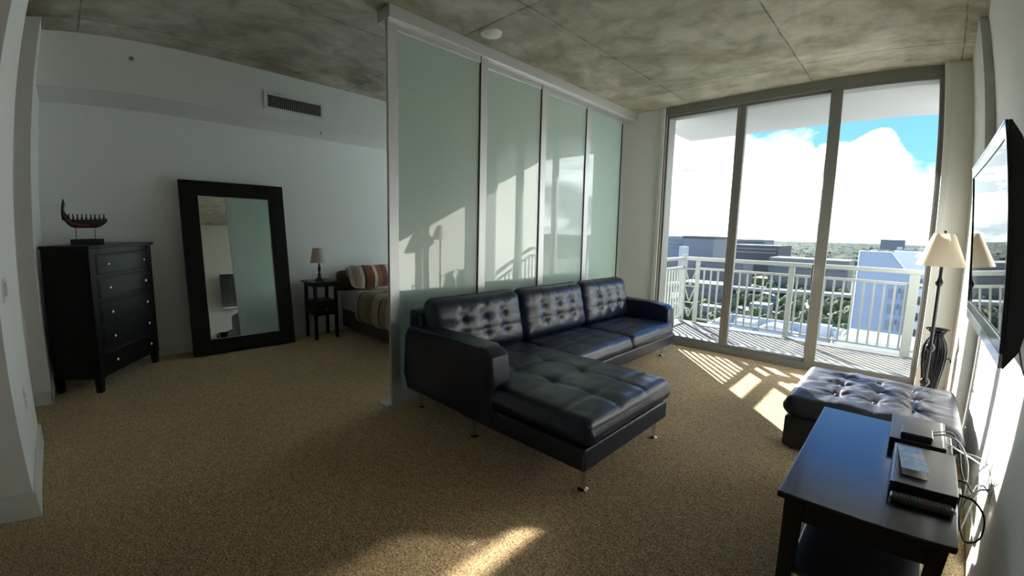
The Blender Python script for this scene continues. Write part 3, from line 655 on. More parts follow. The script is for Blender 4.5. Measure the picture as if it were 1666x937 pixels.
# ================================================================== FLOOR LAMP
fl = thing('floor_lamp', 'tall floor lamp with a cream empire shade and dark turned pole', 'lamp', (0.193, 4.42, 0))
obj('base', MB().lathe([(0.13, 0), (0.135, 0.01), (0.12, 0.022), (0.06, 0.035), (0.03, 0.055), (0.018, 0.09), (0.014, 0.12)], (0.193, 4.42, 0), 36), DKMET, fl, smooth=True)
pr_ = [(0.013, 0.12), (0.013, 0.33), (0.026, 0.345), (0.034, 0.365), (0.026, 0.385), (0.013, 0.40), (0.013, 0.60), (0.024, 0.615), (0.032, 0.635), (0.024, 0.655), (0.012, 0.67), (0.012, 1.10), (0.022, 1.112), (0.028, 1.132), (0.022, 1.15), (0.014, 1.165), (0.012, 1.18), (0.012, 1.30)]
obj('pole', MB().lathe(pr_, (0.193, 4.42, 0), 20), DKMET, fl, smooth='all')
def shade_bm(c, r0, r1, z0, z1, seg=48):
    m = MB(); m.lathe([(r0, z0), (r1, z1), (r1-0.003, z1), (r0-0.003, z0), (r0, z0)], c, seg, close=False)
    bmesh.ops.remove_doubles(m.bm, verts=m.bm.verts, dist=1e-5); return m
obj('lamp_shade', shade_bm((0.190, 4.42, 0), 0.160, 0.067, 1.255, 1.495), SHADE, fl, smooth=True)
b = MB(); b.bar((0.13, 4.42, 1.492), (0.268, 4.42, 1.492), 0.004); b.bar((0.193, 4.35, 1.492), (0.193, 4.49, 1.492), 0.004); b.tube([(0.193, 4.42, 1.30), (0.193, 4.42, 1.50)], 0.004); b.ball((0.193, 4.42, 1.508), 0.010)
obj('finial', b, DKMET, fl, smooth=True)
obj('bulb', MB().ball((0.193, 4.42, 1.36), 0.032, 3, (1, 1, 1.3)), mat('bulb_white', (0.8, 0.8, 0.78), 0.3), fl, smooth='all')

# ================================================================== FLOOR VASE
vs = thing('floor_vase', 'tall black ribbed floor vase behind the floor lamp', 'vase', (0.25, 4.92, 0))
pf = [(0.070, 0.0), (0.082, 0.01), (0.060, 0.05), (0.048, 0.11), (0.050, 0.19), (0.062, 0.29), (0.078, 0.40), (0.084, 0.48), (0.082, 0.55), (0.066, 0.61), (0.044, 0.645), (0.038, 0.665), (0.052, 0.69), (0.078, 0.706), (0.083, 0.712), (0.076, 0.712), (0.040, 0.675)]
obj('body', MB().lathe(pf, (0.25, 4.92, 0), 72, 0.010, 12), mat('vase_glaze', (0.006, 0.0055, 0.009), 0.26, spec=0.18), vs, smooth='all')
b = MB(); b.tube([(0.335, 4.92, 0.46), (0.352, 4.92, 0.475), (0.368, 4.92, 0.465), (0.372, 4.92, 0.44)], 0.006, 8)
obj('handle', b, DKMET, vs, smooth='all')

# ================================================================== MIRROR
mi = thing('floor_mirror', 'large floor mirror in a wide dark wood frame leaning on the bedroom wall', 'mirror', (-5.58, 1.37, 0))
Wd, Ht = 1.035, 1.925
lean = math.asin(0.245/Ht)
mm_ = Matrix.Translation((-5.545, 1.370, 0.003)) @ Matrix.Rotation(math.radians(-1.8), 4, 'Z') @ Matrix.Rotation(-lean, 4, 'Y')
b = MB(); fw = 0.165
for (y0, y1, z0, z1) in ((-Wd/2, -Wd/2+fw, 0, Ht), (Wd/2-fw, Wd/2, 0, Ht), (-Wd/2+fw, Wd/2-fw, 0, fw), (-Wd/2+fw, Wd/2-fw, Ht-fw, Ht)): b.box(-0.025, 0.030, y0, y1, z0, z1, 0.003)
b.box(-0.030, -0.012, -Wd/2+0.01, Wd/2-0.01, 0.01, Ht-0.01)
b.bm.transform(mm_); obj('mirror_frame', b, ESPR, mi)
b = MB(); b.box(-0.004, 0.006, -Wd/2+fw-0.004, Wd/2-fw+0.004, fw-0.004, Ht-fw+0.004); b.bm.transform(mm_); obj('mirror_glass', b, MIRROR, mi)
b = MB(); i0, i1 = Wd/2-fw, Ht-fw
for (y0, y1, z0, z1) in ((-i0, -i0+0.008, fw, i1), (i0-0.008, i0, fw, i1), (-i0, i0, fw, fw+0.008), (-i0, i0, i1-0.008, i1)): b.box(0.006, 0.012, y0, y1, z0, z1)
b.bm.transform(mm_); obj('silver_lip', b, ALU, mi)

# ================================================================== DRESSER
ux, uy = -0.841, 0.541
ds = thing('dresser', 'tall black five-drawer dresser set diagonally in the corner', 'dresser', (-4.84, 0.06, 0), math.atan2(uy, ux))
# local frame: +x along the front towards the wall, local -y points out of the front (rotation by ~147 deg puts the back at +y)
DW, DD, DH = 0.93, 0.40, 1.225
b = MB(); b.box(0.0, 0.028, 0.0, DD, 0.12, DH, 0.003); b.box(DW-0.028, DW, 0.0, DD, 0.12, DH, 0.003); b.box(0.028, DW-0.028, DD-0.012, DD, 0.12, DH)
b.box(0.028, DW-0.028, 0.012, DD-0.012, 0.12, 0.145)
b.box(0.0, 0.075, -0.004, 0.03, 0.12, DH, 0.003); b.box(DW-0.075, DW, -0.004, 0.03, 0.12, DH, 0.003)
zz = [0.135, 0.345, 0.56, 0.775, 0.985, 1.185]
for z_ in zz: b.box(0.07, DW-0.07, 0.002, 0.03, z_-0.009, z_+0.009)
b.box(0.07, DW-0.07, 0.0, 0.03, 1.19, DH)
# local y+ must be behind the front: mirrored below by the sign of the side vector
SGN = -1 if (Vector((-uy, ux)).dot(Vector((-0.541, -0.841))) < 0) else 1
def flip(mb):
    if SGN < 0:
        for v in mb.bm.verts: v.co.y = -v.co.y
    return mb
obj('body', flip(b), ESPR, ds, local=True)
b = MB(); b.box(-0.022, DW+0.022, -0.024, DD+0.004, DH, DH+0.026, 0.006, 3); obj('top', flip(b), ESPR, ds, local=True)
for (x_, y_) in ((0.03, 0.03), (DW-0.03, 0.03), (0.03, DD-0.03), (DW-0.03, DD-0.03)):
    b = MB(); sx_ = -1 if x_ < 0.4 else 1
    b.hexa([(x_+a*0.022+sx_*0.006, y_+c_*0.022, 0) for a, c_ in ((-1, -1), (1, -1), (1, 1), (-1, 1))] + [(x_+a*0.03, y_+c_*0.03, 0.135) for a, c_ in ((-1, -1), (1, -1), (1, 1), (-1, 1))])
    obj('leg', flip(b), ESPR, ds, local=True)
for k in range(5):
    z0, z1 = zz[k]+0.011, zz[k+1]-0.011
    b = MB(); b.box(0.080, DW-0.080, -0.004, 0.022, z0, z1, 0.004)
    b.box(0.095, DW-0.095, -0.008, -0.003, z0+0.015, z1-0.015, 0.003)
    dw = obj('drawer', flip(b), ESPR, ds, local=True)
    for kx in (0.205, 0.745):
        kb = MB(); kz = (z0+z1)/2
        pr2 = [(0.006, 0.0), (0.006, 0.012), (0.014, 0.018), (0.0155, 0.025), (0.010, 0.031), (0.002, 0.033)]
        kb.lathe(pr2, (0, 0, 0), 18); kb.bm.transform(Matrix.Translation((kx, -0.008, kz)) @ Matrix.Rotation(PI/2, 4, 'X'))
        obj('knob', flip(kb), CHROME, dw, local=True, smooth=True)

# ================================================================== BOAT ORNAMENT
bt = thing('boat_sculpture', 'carved dark wooden longboat with small rowing figures on a stand', 'sculpture', (-5.16, 0.06, 1.251), math.radians(90))
BW = mat('dark_carved_wood', (0.016, 0.014, 0.015), 0.45, var=0.3, vscale=30); RED = mat('red_lacquer', (0.16, 0.030, 0.022), 0.4)
b = MB(); b.box(-0.115, 0.125, -0.035, 0.035, 0, 0.048, 0.003); obj('plinth', b, mat('plinth_navy', (0.010, 0.014, 0.02), 0.35), bt, local=True)
for x_ in (-0.07, 0.065): obj('rod', MB().tube([(x_, 0, 0.048), (x_, 0, 0.150)], 0.0028, 8), DKMET, bt, local=True)
stn = []
for i in range(25):
    s_ = i/24; x_ = -0.155 + 0.315*s_
    if s_ < 0.25: keel = 0.145 + 0.07*(1-s_/0.25)**2.0
    else: keel = 0.143 + 0.055*max(0, (s_-0.7)/0.3)**2
    top = 0.215 + 0.010*max(0, (s_-0.6)/0.4)
    if s_ < 0.15: top = 0.215 + 0.085*((0.15-s_)/0.15)**0.8
    wd = 0.030*math.sin(PI*min(1, max(0.06, 0.1+s_*0.85)))**0.6
    stn.append((x_, keel, top, wd))
b = MB(); rings = []
for x_, kz, tz, wd in stn:
    rings.append([b.bm.verts.new(p) for p in ((x_, -wd, tz), (x_, -wd*0.95, (tz+kz)/2), (x_, -wd*0.45, kz+0.008), (x_, 0, kz), (x_, wd*0.45, kz+0.008), (x_, wd*0.95, (tz+kz)/2), (x_, wd, tz))])
for r_, q_ in zip(rings, rings[1:]):
    for k in range(7): b.bm.faces.new((r_[k], r_[(k+1) % 7], q_[(k+1) % 7], q_[k]))
b.bm.faces.new(rings[0]); b.bm.faces.new(rings[-1][::-1])
obj('hull', b, BW, bt, local=True, smooth=True)
b = MB(); b.tube([(-0.150, 0, 0.21), (-0.156, 0, 0.27), (-0.156, 0, 0.31), (-0.150, 0, 0.345), (-0.150, 0, 0.375), (-0.150, 0, 0.390)], [0.016, 0.015, 0.013, 0.014, 0.007, 0.002], 12); obj('prow', b, BW, bt, local=True, smooth='all')
for sg in (-1, 1):
    b = MB(); P = [(-0.13, 0.018*sg, 0.235), (-0.118, 0.026*sg, 0.205), (-0.095, 0.029*sg, 0.182), (-0.06, 0.030*sg, 0.168), (0.0, 0.031*sg, 0.166), (0.03, 0.031*sg, 0.166)]
    b.tube(P, [0.003, 0.008, 0.012, 0.012, 0.010, 0.003], 8); obj('red_panel', b, RED, bt, local=True, smooth='all')
for k in range(9):
    x_ = -0.115 + 0.0315*k; b = MB(); b.lathe([(0.010, 0.208), (0.0085, 0.225), (0.006, 0.240), (0.003, 0.244), (0.0062, 0.250), (0.005, 0.258), (0.001, 0.263)], (x_, 0, 0.003*(k == 8)), 10)
    obj('rower_figure', b, BW, bt, local=True, smooth='all')

# ================================================================== NIGHTSTAND
nsd = thing('nightstand', 'small square black nightstand between the mirror and the bed', 'nightstand', (-5.60, 2.27, 0))
NX0, NX1, NY0, NY1, NH = -5.755, -5.435, 2.115, 2.415, 0.725
b = MB(); b.box(NX0-0.03, NX1+0.03, NY0-0.035, NY1+0.035, NH, NH+0.022, 0.006, 3); obj('top', b, ESPR, nsd)
for x_ in (NX0+0.016, NX1-0.016):
    for y_ in (NY0+0.016, NY1-0.016): obj('leg', MB().box(x_-0.018, x_+0.018, y_-0.018, y_+0.018, 0, NH, 0.002), ESPR, nsd)
obj('apron', MB().box(NX0+0.01, NX1-0.005, NY0+0.004, NY1-0.004, NH-0.045, NH), ESPR, nsd)
obj('shelf', MB().box(NX0, NX1, NY0, NY1, 0.475, 0.495, 0.003), ESPR, nsd)
dw = obj('drawer', MB().box(NX0+0.01, NX1-0.004, NY0+0.012, NY1-0.012, 0.31, 0.475, 0.003), ESPR, nsd)
obj('knob', MB().ball((NX1+0.006, 2.265, 0.39), 0.011, 2), CHROME, dw, smooth=True)
tl_ = thing('table_lamp', 'small table lamp with a cream shade standing on the nightstand', 'lamp', (-5.56, 2.24, NH+0.022))
cT = (-5.56, 2.24, 0.0)
obj('base', MB().lathe([(0.062, 0.747), (0.064, 0.757), (0.052, 0.768), (0.030, 0.785), (0.018, 0.81), (0.022, 0.83), (0.013, 0.85), (0.018, 0.90), (0.024, 0.915), (0.012, 0.935), (0.010, 1.06)], cT, 24), DKMET, tl_, smooth=True)
obj('lamp_shade', shade_bm(cT, 0.108, 0.073, 0.982, 1.168, 40), SHADE, tl_, smooth=True)
b = MB(); b.bar((-5.63, 2.24, 1.163), (-5.49, 2.24, 1.163), 0.003); b.tube([(-5.56, 2.24, 1.06), (-5.56, 2.24, 1.172)], 0.003); obj('finial', b, DKMET, tl_)
cable('lamp_cord', 'thin dark cord hanging behind the open part of the nightstand', [(-5.66, 2.27, 0.750), (-5.79, 2.285, 0.752), (-5.81, 2.29, 0.65), (-5.812, 2.31, 0.52), (-5.812, 2.30, 0.4)], 0.002, BLACK)

# ================================================================== BED
bd = thing('bed', 'bed with a brown striped duvet seen past the end of the glass partition', 'bed', (-4.75, 3.4, 0))
obj('bed_base', MB().box(-5.80, -3.75, 2.64, 4.14, 0.06, 0.30, 0.01), mat('bed_skirt', (0.10, 0.075, 0.055), 0.9, bump=0.3, bscale=8), bd)
obj('mattress', MB().box(-5.80, -3.73, 2.62, 4.16, 0.30, 0.56, 0.03, 3), mat('mattress_cloth', (0.45, 0.42, 0.38), 0.9), bd, smooth=True)
duv = stripes_mat('duvet_stripes', [(0.0, (0.40, 0.335, 0.27)), (0.20, (0.045, 0.022, 0.022)), (0.24, (0.26, 0.21, 0.15)), (0.42, (0.43, 0.37, 0.29)), (0.55, (0.05, 0.025, 0.022)), (0.58, (0.30, 0.235, 0.15)), (0.80, (0.22, 0.165, 0.10))], 0, 1.25, 0.07)
b = cushion(-5.31, -3.66, 2.575, 4.22, 0.20, 0.615, 0.09, 0.04, 0.035, (), (), wr=0.02, seed=3, side=0.02)
obj('duvet', b, duv, bd, smooth='all')
cableless = None
pil = stripes_mat('pillow_stripes', [(0.0, (0.22, 0.07, 0.05)), (0.16, (0.62, 0.56, 0.46)), (0.24, (0.40, 0.33, 0.26)), (0.42, (0.60, 0.54, 0.45)), (0.50, (0.045, 0.025, 0.022)), (0.56, (0.17, 0.06, 0.045)), (0.78, (0.60, 0.53, 0.42)), (0.86, (0.28, 0.15, 0.09))], 1, 1.9, 0.03)
def pillow(y0, y1, x_, z_, tilt, m, name, label, cat='pillow', th=0.09, ht=0.30):
    b = cushion(-th, th, y0, y1, -ht/2, ht/2, 0.085, 0.03, 0.03, (), (), wr=0.008, up='x', seed=y0, side=0.02)
    for v in b.verts:   # pinch to the edges
        u = abs((v.co.y-(y0+y1)/2)/((y1-y0)/2)); t = abs(v.co.z/(ht/2)); v.co.x *= max(0.25, (1-0.7*u**4)*(1-0.5*t**4))
    b.transform(Matrix.Translation((x_, 0, z_)) @ Matrix.Rotation(tilt, 4, 'Y'))
    o = obj(name, b, m, smooth='all'); tag(o, label, cat); return o
pillow(2.62, 3.50, -5.515, 0.772, math.radians(-42), pil, 'striped_pillow', 'pillow with dark red, brown and cream stripes at the head of the bed', ht=0.345)
pillow(2.58, 3.2, -5.785, 0.70, math.radians(0), mat('olive_pillow', (0.11, 0.10, 0.075), 0.9), 'dark_pillow', 'dark olive pillow standing behind the striped pillow against the bedroom wall', th=0.035, ht=0.24)

# ================================================================== WALL AND CEILING FITTINGS
vt = thing('air_vent', 'white rectangular air supply grille on the bulkhead above the mirror', 'vent', (-5.127, 1.861, 2.752))
b = MB(); vw, vh, bo = 0.314, 0.088, 0.034
for (y0, y1, z0, z1) in ((-vw, -vw+bo, -vh, vh), (vw-bo, vw, -vh, vh), (-vw+bo, vw-bo, -vh, -vh+bo*0.8), (-vw+bo, vw-bo, vh-bo*0.8, vh)): b.box(0, 0.012, y0, y1, z0, z1, 0.002)
obj('frame', b, PLATE, vt, local=True)
obj('duct', MB().box(0.0005, 0.001, -vw+bo, vw-bo, -vh+bo*0.8, vh-bo*0.8), mat('duct_black', (0.01, 0.01, 0.01), 0.9), vt, local=True)
for k in range(27):
    y_ = -vw+bo+0.012+k*(2*vw-2*bo-0.024)/26
    obj('louver', MB().box(0.002, 0.011, y_-0.0022, y_+0.0022, -vh+bo*0.8, vh-bo*0.8), mat('louver_grey', (0.42, 0.42, 0.41), 0.5), vt, local=True)
b = MB()
for k in range(6): b.box(0.0015, 0.003, -vw+bo, vw-bo, -0.05+0.02*k-0.001, -0.05+0.02*k+0.001)
obj('rear_louvers', b, MATS['louver_grey'], vt, local=True)
sp = thing('wall_sprinkler', 'small round sprinkler on the bulkhead above the dresser', 'sprinkler', (-5.127, 0.44, 2.881))
b = MB(); b.lathe([(0.030, 0), (0.030, 0.006), (0.016, 0.010)], (0, 0, 0), 24); b.bm.transform(Matrix.Rotation(PI/2, 4, 'Y')); obj('escutcheon', b, PLATE, sp, local=True, smooth=True)
b = MB(); b.tube([(0.008, 0, 0), (0.035, 0, 0)], 0.008); b.tube([(0.035, 0, 0), (0.037, 0, 0)], 0.018, 16); b.bar((0.012, 0.010, 0), (0.035, 0.014, 0), 0.003); b.bar((0.012, -0.010, 0), (0.035, -0.014, 0), 0.003); obj('head', b, mat('sprinkler_grey', (0.25, 0.24, 0.24), 0.3, metal=0.6), sp, local=True)
sp = thing('pendent_sprinkler', 'tiny sprinkler head hanging under the bulkhead below the air vent', 'sprinkler', (-5.371, 2.24, 2.58))
obj('escutcheon', MB().lathe([(0.022, -0.005), (0.024, 0)], (0, 0, 0), 20), PLATE, sp, local=True)
obj('head', MB().tube([(0, 0, -0.005), (0, 0, -0.03)], 0.006).tube([(0, 0, -0.03), (0, 0, -0.032)], 0.013, 14), MATS['sprinkler_grey'], sp, local=True)
sd_ = thing('ceiling_disc', 'flat round white cover on the concrete ceiling beside the partition track', 'ceiling fitting', (-2.73, 2.556, ZC))
obj('cover', MB().lathe([(0.078, -0.020), (0.086, -0.016), (0.090, 0)], (0, 0, 0), 40), PLATE, sd_, local=True, smooth=True)
obj('centre_cap', MB().lathe([(0.05, -0.024), (0.056, -0.020)], (0, 0, 0), 32), PLATE, sd_, local=True, smooth=True)
sw = thing('light_switch', 'white double switch plate on the near left wall', 'light switch', (-3.14, -0.355, 1.11))
obj('plate', MB().box(-0.085, 0.085, 0, 0.006, -0.058, 0.058, 0.002), PLATE, sw, local=True)
for x_ in (-0.042, 0.042): obj('rocker', MB().box(x_-0.017, x_+0.017, 0.006, 0.010, -0.034, 0.034, 0.002), MATS['socket_grey'], sw, local=True)
ow = thing('wall_outlet', 'white outlet low on the near left wall below the switch', 'outlet', (-3.41, -0.355, 0.465))
obj('plate', MB().box(-0.036, 0.036, 0, 0.006, -0.058, 0.058, 0.002), PLATE, ow, local=True)
obj('socket', MB().box(-0.017, 0.017, 0.006, 0.008, 0.008, 0.036, 0.001).box(-0.017, 0.017, 0.006, 0.008, -0.036, -0.008, 0.001), MATS['socket_grey'], ow, local=True)

# ================================================================== OUTSIDE
GZ = -45.0
m_, t_, b_, o_ = newmat('city_ground')
g1 = noise_tex(t_, o_, 0.010, 6, 0.6); g2 = noise_tex(t_, o_, 0.05, 5, 0.6)
c_ = ramp(t_, g1, [(0.38, (0.075, 0.10, 0.045)), (0.50, (0.16, 0.17, 0.09)), (0.56, (0.30, 0.30, 0.27)), (0.68, (0.10, 0.13, 0.06))])
c_ = mixc(t_, 0.6, c_, ramp(t_, g2, [(0.35, (0.6, 0.6, 0.6)), (0.65, (1.3, 1.3, 1.3))]), 'MULTIPLY')
t_.links.new(c_, b_.inputs['Base Color']); b_.inputs['Roughness'].default_value = 0.95
struct('ground', MB().box(-3500, 1500, 20, 7500, GZ-1, GZ), m_)
BWHT = mat('building_white', (0.30, 0.335, 0.37), 0.8); BSHADED = mat('building_white_shaded', (0.17, 0.215, 0.29), 0.85); BGLS = mat('building_glass', (0.05, 0.07, 0.10), 0.25)  # the tower end wall has its bluish shade put into the colour
BTAN = mat('building_tan', (0.135, 0.135, 0.135), 0.9); BDK = mat('building_brown', (0.055, 0.056, 0.064), 0.9); BGREY = mat('building_grey', (0.13, 0.15, 0.17), 0.9); ROAD = mat('road_concrete', (0.21, 0.21, 0.21), 0.9)
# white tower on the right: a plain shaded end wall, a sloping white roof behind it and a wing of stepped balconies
wt = thing('white_tower', 'white apartment tower with a bluish shaded end wall seen through the right window pane', 'building', (0, 110, GZ))
ze, zr = H-5.08, H-1.93
b = MB(); b.prism([(-7.34, GZ), (1.05, GZ), (1.05, ze), (-0.40, ze), (-2.75, zr), (-7.34, zr)], 'y', 100, 101.2); obj('end_wall', b, BSHADED, wt)
b = MB(); b.prism([(101.2, GZ), (101.2, ze), (110, zr), (124, zr), (124, GZ)], 'x', -2.7, 16); obj('roof', b, BWHT, wt)
b = MB(); b.bar((-7.40, 99.95, GZ), (-7.40, 99.95, zr), 0.14, 0.14); b.bar((-7.4, 99.95, zr), (-2.75, 99.95, zr), 0.12, 0.12); b.bar((-2.75, 99.95, zr), (-0.40, 99.95, ze), 0.12, 0.12); obj('roof_edge', b, mat('roof_edge_white', (0.62, 0.62, 0.62), 0.7), wt)
BREC = mat('recess_shade', (0.13, 0.16, 0.20), 0.9)  # flat panels; shade of the balcony recesses put into the colour
for k in range(11):
    zk = H-6.1-2.8*k
    obj('window', MB().box(-1.08, -0.86, 99.93, 99.99, zk-3.0, zk-2.1), BGLS, wt)
    obj('recess_panel', MB().box(-2.50, -1.22, 99.95, 99.99, zk-4.1, zk-2.3), BREC, wt)
    obj('recess_panel', MB().box(-0.74, 0.05, 99.95, 99.99, zk-4.1, zk-2.3), BREC, wt)
    obj('balcony', MB().box(1.10, 12, 97.6, 101.1, zk-3.0, zk-1.7), BWHT, wt)
    obj('window', MB().box(1.10, 12, 100.9, 101.15, zk-1.65, zk-0.25), BGLS, wt)
obj('roof_plant', MB().box(-6.5, -5.5, 112, 113.5, zr-8, zr+0.1), BWHT, wt)
for x0_, x1_, h_ in ((-2.5, -1.6, 0.75), (-1.4, 0.4, 0.45), (0.8, 2.4, 0.6)): obj('roof_plant', MB().box(x0_, x1_, 118, 120, zr, zr+h_), BWHT, wt)
mg = mat('mast_grey', (0.10, 0.11, 0.13), 0.6)
for x_ in (-0.9, 0.75):
    mp = MB(); mp.tube([(x_, 112, zr), (x_, 112, zr+3.9)], 0.045, 6)
    for k in range(4): mp.box(x_-0.1, x_+0.75, 111.95, 112.05, zr+1.9+0.55*k, zr+1.99+0.55*k)
    mp.bar((x_-0.1, 112, zr+1.8), (x_+1.5, 112, zr+1.7), 0.05); obj('antenna', mp, mg, wt)
pb = thing('rooftop_penthouse', 'grey stair tower rising above the white tower roof beside the lamp shade', 'building', (4.4, 117, zr+0.02))
obj('wall', MB().box(2.5, 6.5, 115, 119, zr+0.02, H+1.9), BGREY, pb); obj('roof', MB().prism([(2.2, H+1.9), (6.9, H+1.9), (6.9, H+2.7), (3.2, H+2.5)], 'y', 114.5, 119.5), BDK, pb)
# low white podium roofs close by
pd = thing('podium_building', 'low white podium roof with a slotted parapet just below the balcony', 'building', (0, 50, GZ))
zp = H-46*math.tan(math.radians(10.4))
obj('roof', MB().box(-4.2, 12, 46, 57.5, GZ, zp-1.0), BWHT, pd)
b = MB(); b.box(-4.2, 12, 45.6, 45.9, zp-1.35, zp-1.15); b.box(-4.2, 12, 45.6, 45.9, zp-2.1, zp-1.75)
for k in range(14): b.box(-4.2+1.15*k, -4.05+1.15*k, 45.6, 45.9, zp-1.8, zp-1.3)
b.box(-4.2, 12, 45.6, 45.9, zp-0.95, zp+0.05); obj('parapet', b, BWHT, pd)
pl_ = thing('low_white_house', 'low white rooftop with raised boxes behind the balcony bars', 'building', (-15, 75, GZ))
zq = H-75*math.tan(math.radians(11.4))
b = MB(); b.box(-24, -6.5, 72, 84, GZ, zq); obj('roof', b, BWHT, pl_)
b = MB(); b.box(-24, -23.4, 72, 84, zq, zq+1.1); b.box(-24, -6.5, 83.4, 84, zq, zq+1.1); b.box(-6.9, -6.5, 72, 84, zq, zq+1.1); b.box(-24, -6.5, 72, 72.4, zq, zq+0.8); obj('parapet', b, BWHT, pl_)
b = MB(); b.box(-21, -18, 76, 79, zq, zq+1.4); b.prism([(-17, zq), (-13.5, zq), (-13.5, zq+1.3), (-15.5, zq+1.6), (-17, zq+1.0)], 'y', 75, 79); b.box(-11.8, -10.6, 76, 77, zq, zq+2.2); b.box(-9.3, -7.8, 75, 77, zq, zq+2.6); b.box(-7.4, -6.6, 75, 77, zq, zq+2.2); obj('roof_plant', b, BWHT, pl_)
def building(name, label, x0, x1, y0, y1, z1, m, bands=0, bm_=None, roofband=None):
    th = thing(name, label, 'building', ((x0+x1)/2, (y0+y1)/2, GZ))
    obj('wall', MB().box(x0, x1, y0, y1, GZ, z1), m, th)
    for k in range(bands):
        zz_ = z1-3.2-4.2*k
        obj('window_band', MB().box(x0+1.5, x1-1.5, y0-0.3, y0-0.02, zz_-1.8, zz_), bm_ or BGLS, th)
    if roofband: obj('roof_edge', MB().box(x0-0.5, x1+0.5, y0-0.6, y1, z1-1.8, z1+0.6), roofband, th)
    return th
def az(a, d): return d*math.tan(math.radians(a))
building('office_block', 'broad pale office block with a brown roof line at the left of the skyline', az(-21.9, 420), az(-18.4, 420), 420, 460, H-0.6, mat('office_lilac', (0.125, 0.14, 0.17), 0.9), 0, None, BDK)
building('glass_block', 'bluish glass block left of the broad pale office block', az(-26, 440), az(-22.0, 440), 440, 480, H-0.6, mat('office_blue', (0.09, 0.14, 0.20), 0.5), 3)
building('white_stair_tower', 'narrow white tower in front of the glass block on the skyline', az(-22.3, 360), az(-21.6, 360), 360, 368, H-9, BWHT)
building('stadium_block', 'wide dark stadium-like block on the skyline past the first mullion', az(-16.6, 560), az(-11.6, 560), 560, 630, H-9.0, BDK, 2, BTAN)
building('stadium_upper_deck', 'grey upper deck on the left end of the wide dark block', az(-17.6, 705), az(-13, 705), 705, 760, H-3.0, BGREY, 1, BDK)
building('long_warehouse', 'long low grey warehouse behind the highway', az(-24, 380), az(-15, 380), 380, 410, H-21, mat('warehouse_roof', (0.10, 0.105, 0.112), 0.9), 1)
building('parking_garage', 'long parking garage with dark open decks beyond the trees', az(-12.4, 430), az(-5.0, 430), 430, 470, H-17, BTAN, 2)
building('pale_shed', 'pale flat-roofed shed left of the lawn', az(-22, 290), az(-17, 290), 290, 312, H-31, mat('shed_tan', (0.11, 0.11, 0.115), 0.9), 1)
building('small_house', 'small pale house among the trees below the balcony', az(-14, 265), az(-12, 265), 265, 276, H-37, mat('house_grey', (0.15, 0.15, 0.165), 0.9))
building('low_office', 'low tan office with dark windows among the trees', az(-19.5, 235), az(-16.8, 235), 235, 243, H-37, BTAN, 1)
building('distant_hospital', 'tiny pale block on the horizon above the white tower', az(-2.6, 2600), az(-0.6, 2600), 2600, 2680, H+6, BGREY)
hw = obj('highway', MB().hexa([(-140, 322, GZ+8), (0, 366, GZ+8), (0, 378, GZ+8), (-140, 336, GZ+8), (-140, 322, GZ+10), (0, 366, GZ+10), (0, 378, GZ+10), (-140, 336, GZ+10)]), ROAD); tag(hw, 'pale elevated highway crossing behind the balcony railing', 'road')
ln = obj('lawn', MB().box(az(-13.8, 480), az(-10.8, 480), 474, 552, GZ, GZ+6.5), mat('lawn_green', (0.14, 0.18, 0.05), 0.95)); tag(ln, 'bright green lawn patch beyond the highway', 'lawn')
ln['kind'] = 'stuff'
# trees
TG = [mat('tree_green', (0.060, 0.088, 0.034), 0.95, var=0.5, vscale=0.6, bump=0.8, bscale=1.2, bdist=1.0), mat('tree_dark', (0.035, 0.058, 0.024), 0.95, var=0.5, vscale=0.6, bump=0.8, bscale=1.2, bdist=1.0), mat('tree_olive', (0.085, 0.10, 0.04), 0.95, var=0.5, vscale=0.6, bump=0.8, bscale=1.2, bdist=1.0)]
BARK = mat('bark', (0.10, 0.08, 0.06), 0.9)
protos = []
for v in range(4):
    t0 = bpy.data.objects.new('tree', None); COL.objects.link(t0)
    tag(t0, 'leafy green tree among the treetops beyond the balcony railing', 'tree', 'trees beyond the balcony')
    b = MB(); rnd = random.Random(v)
    for k in range(9):
        b.ball((rnd.uniform(-3.6, 3.6), rnd.uniform(-3.6, 3.6), rnd.uniform(5.0, 9.5)), rnd.uniform(2.4, 3.9), 3)
    for q in b.bm.verts:
        q.co += q.co.normalized()*0.75*noise.noise(q.co*0.9 + Vector((v*7, 0, 0))) + Vector((0, 0, 0.5*noise.noise(q.co*2.1)))
    obj('crown', b, TG[v % 3], t0, local=True)
    obj('trunk', MB().tube([(0, 0, 0), (0.1, 0, 3), (0, 0.1, 6)], [0.5, 0.38, 0.25], 8), BARK, t0, local=True)
    protos.append(t0)
rt = random.Random(11); placed = []
tries = 0
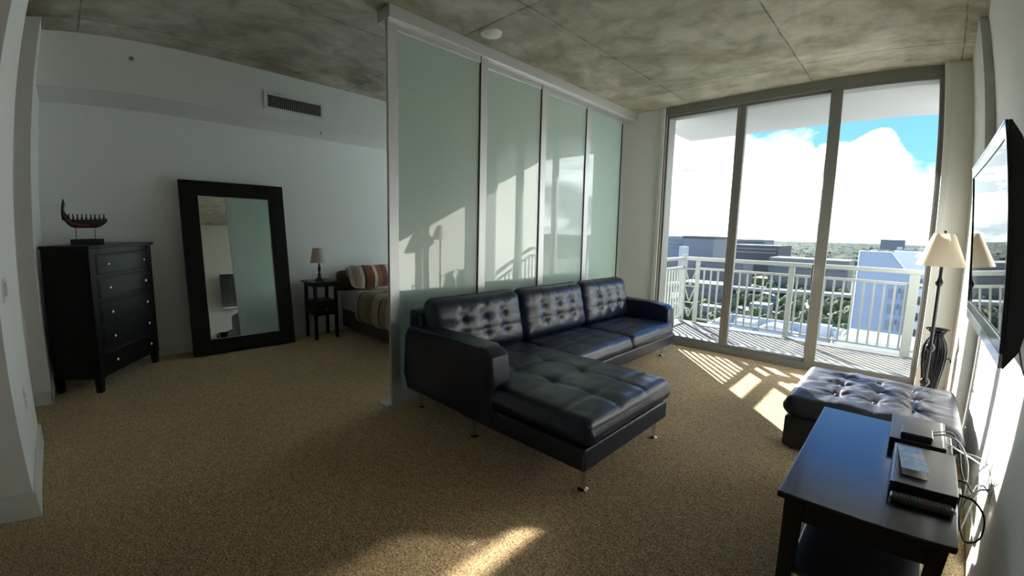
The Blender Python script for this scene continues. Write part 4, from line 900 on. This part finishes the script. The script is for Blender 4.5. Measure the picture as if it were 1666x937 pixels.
while len(placed) < 185 and tries < 9000:
    tries += 1
    a = rt.uniform(-24, -3.2); d = 175 + 260*rt.random()**1.3
    x_, y_ = az(a, d), d
    if any((x_-q[0])**2+(y_-q[1])**2 < 150 for q in placed): continue
    if any(az(a0, q0)-9 < x_ < az(a1, q0)+9 and q0-9 < y_ < q1+9 for a0, a1, q0, q1 in ((-19.5, -16.8, 235, 243), (-14, -12, 265, 276), (-22, -17, 290, 312), (-22.3, -21.6, 360, 368), (-24, -15, 380, 410), (-12.4, -5, 430, 470))): continue
    # keep off the highway strip, warehouse and garage
    hy = 329 + (x_+140)*44/140
    if abs(y_-hy) < 16: continue
    if d > 372 and not (-12 < a < -3 and d < 425): continue
    placed.append((x_, y_))
    if len(placed) <= 4: o = protos[len(placed)-1]
    else: o = dup(protos[rt.randrange(4)], (0, 0, 0))
    s_ = rt.uniform(0.70, 0.84); o.location = (x_, y_, GZ); o.rotation_euler = (0, 0, rt.uniform(0, 6)); o.scale = (s_, s_, s_)
# far woods to the horizon
b = MB(); NX, NY = 320, 90; rows = []
for j in range(NY+1):
    y_ = 640*(6200/640)**(j/NY); row = []
    for i in range(NX+1):
        x_ = y_*math.tan(math.radians(-36+84*i/NX)); h_ = 9 + 6*noise.noise(Vector((x_*0.013, y_*0.013, 0))) + 6*noise.noise(Vector((x_*0.05, y_*0.05, 3)))
        if y_ < 800: h_ *= (y_-640)/160
        if -18.6 < -36+84*i/NX < -10.5 and y_ < 850: h_ = -2
        if -3.4 < -36+84*i/NX < 0.2 and 2300 < y_ < 2900: h_ = -2
        row.append(b.bm.verts.new((x_, y_, GZ+max(-2, h_))))
    rows.append(row)
for j in range(NY):
    for i in range(NX): b.bm.faces.new((rows[j][i], rows[j][i+1], rows[j+1][i+1], rows[j+1][i]))
fw_ = obj('distant_woods', b, mat('woods_green', (0.026, 0.044, 0.026), 0.95, spec=0.1, var=0.5, vscale=0.03)); tag(fw_, 'dense green woods and suburbs stretching out to the horizon', 'woods', kind='stuff')
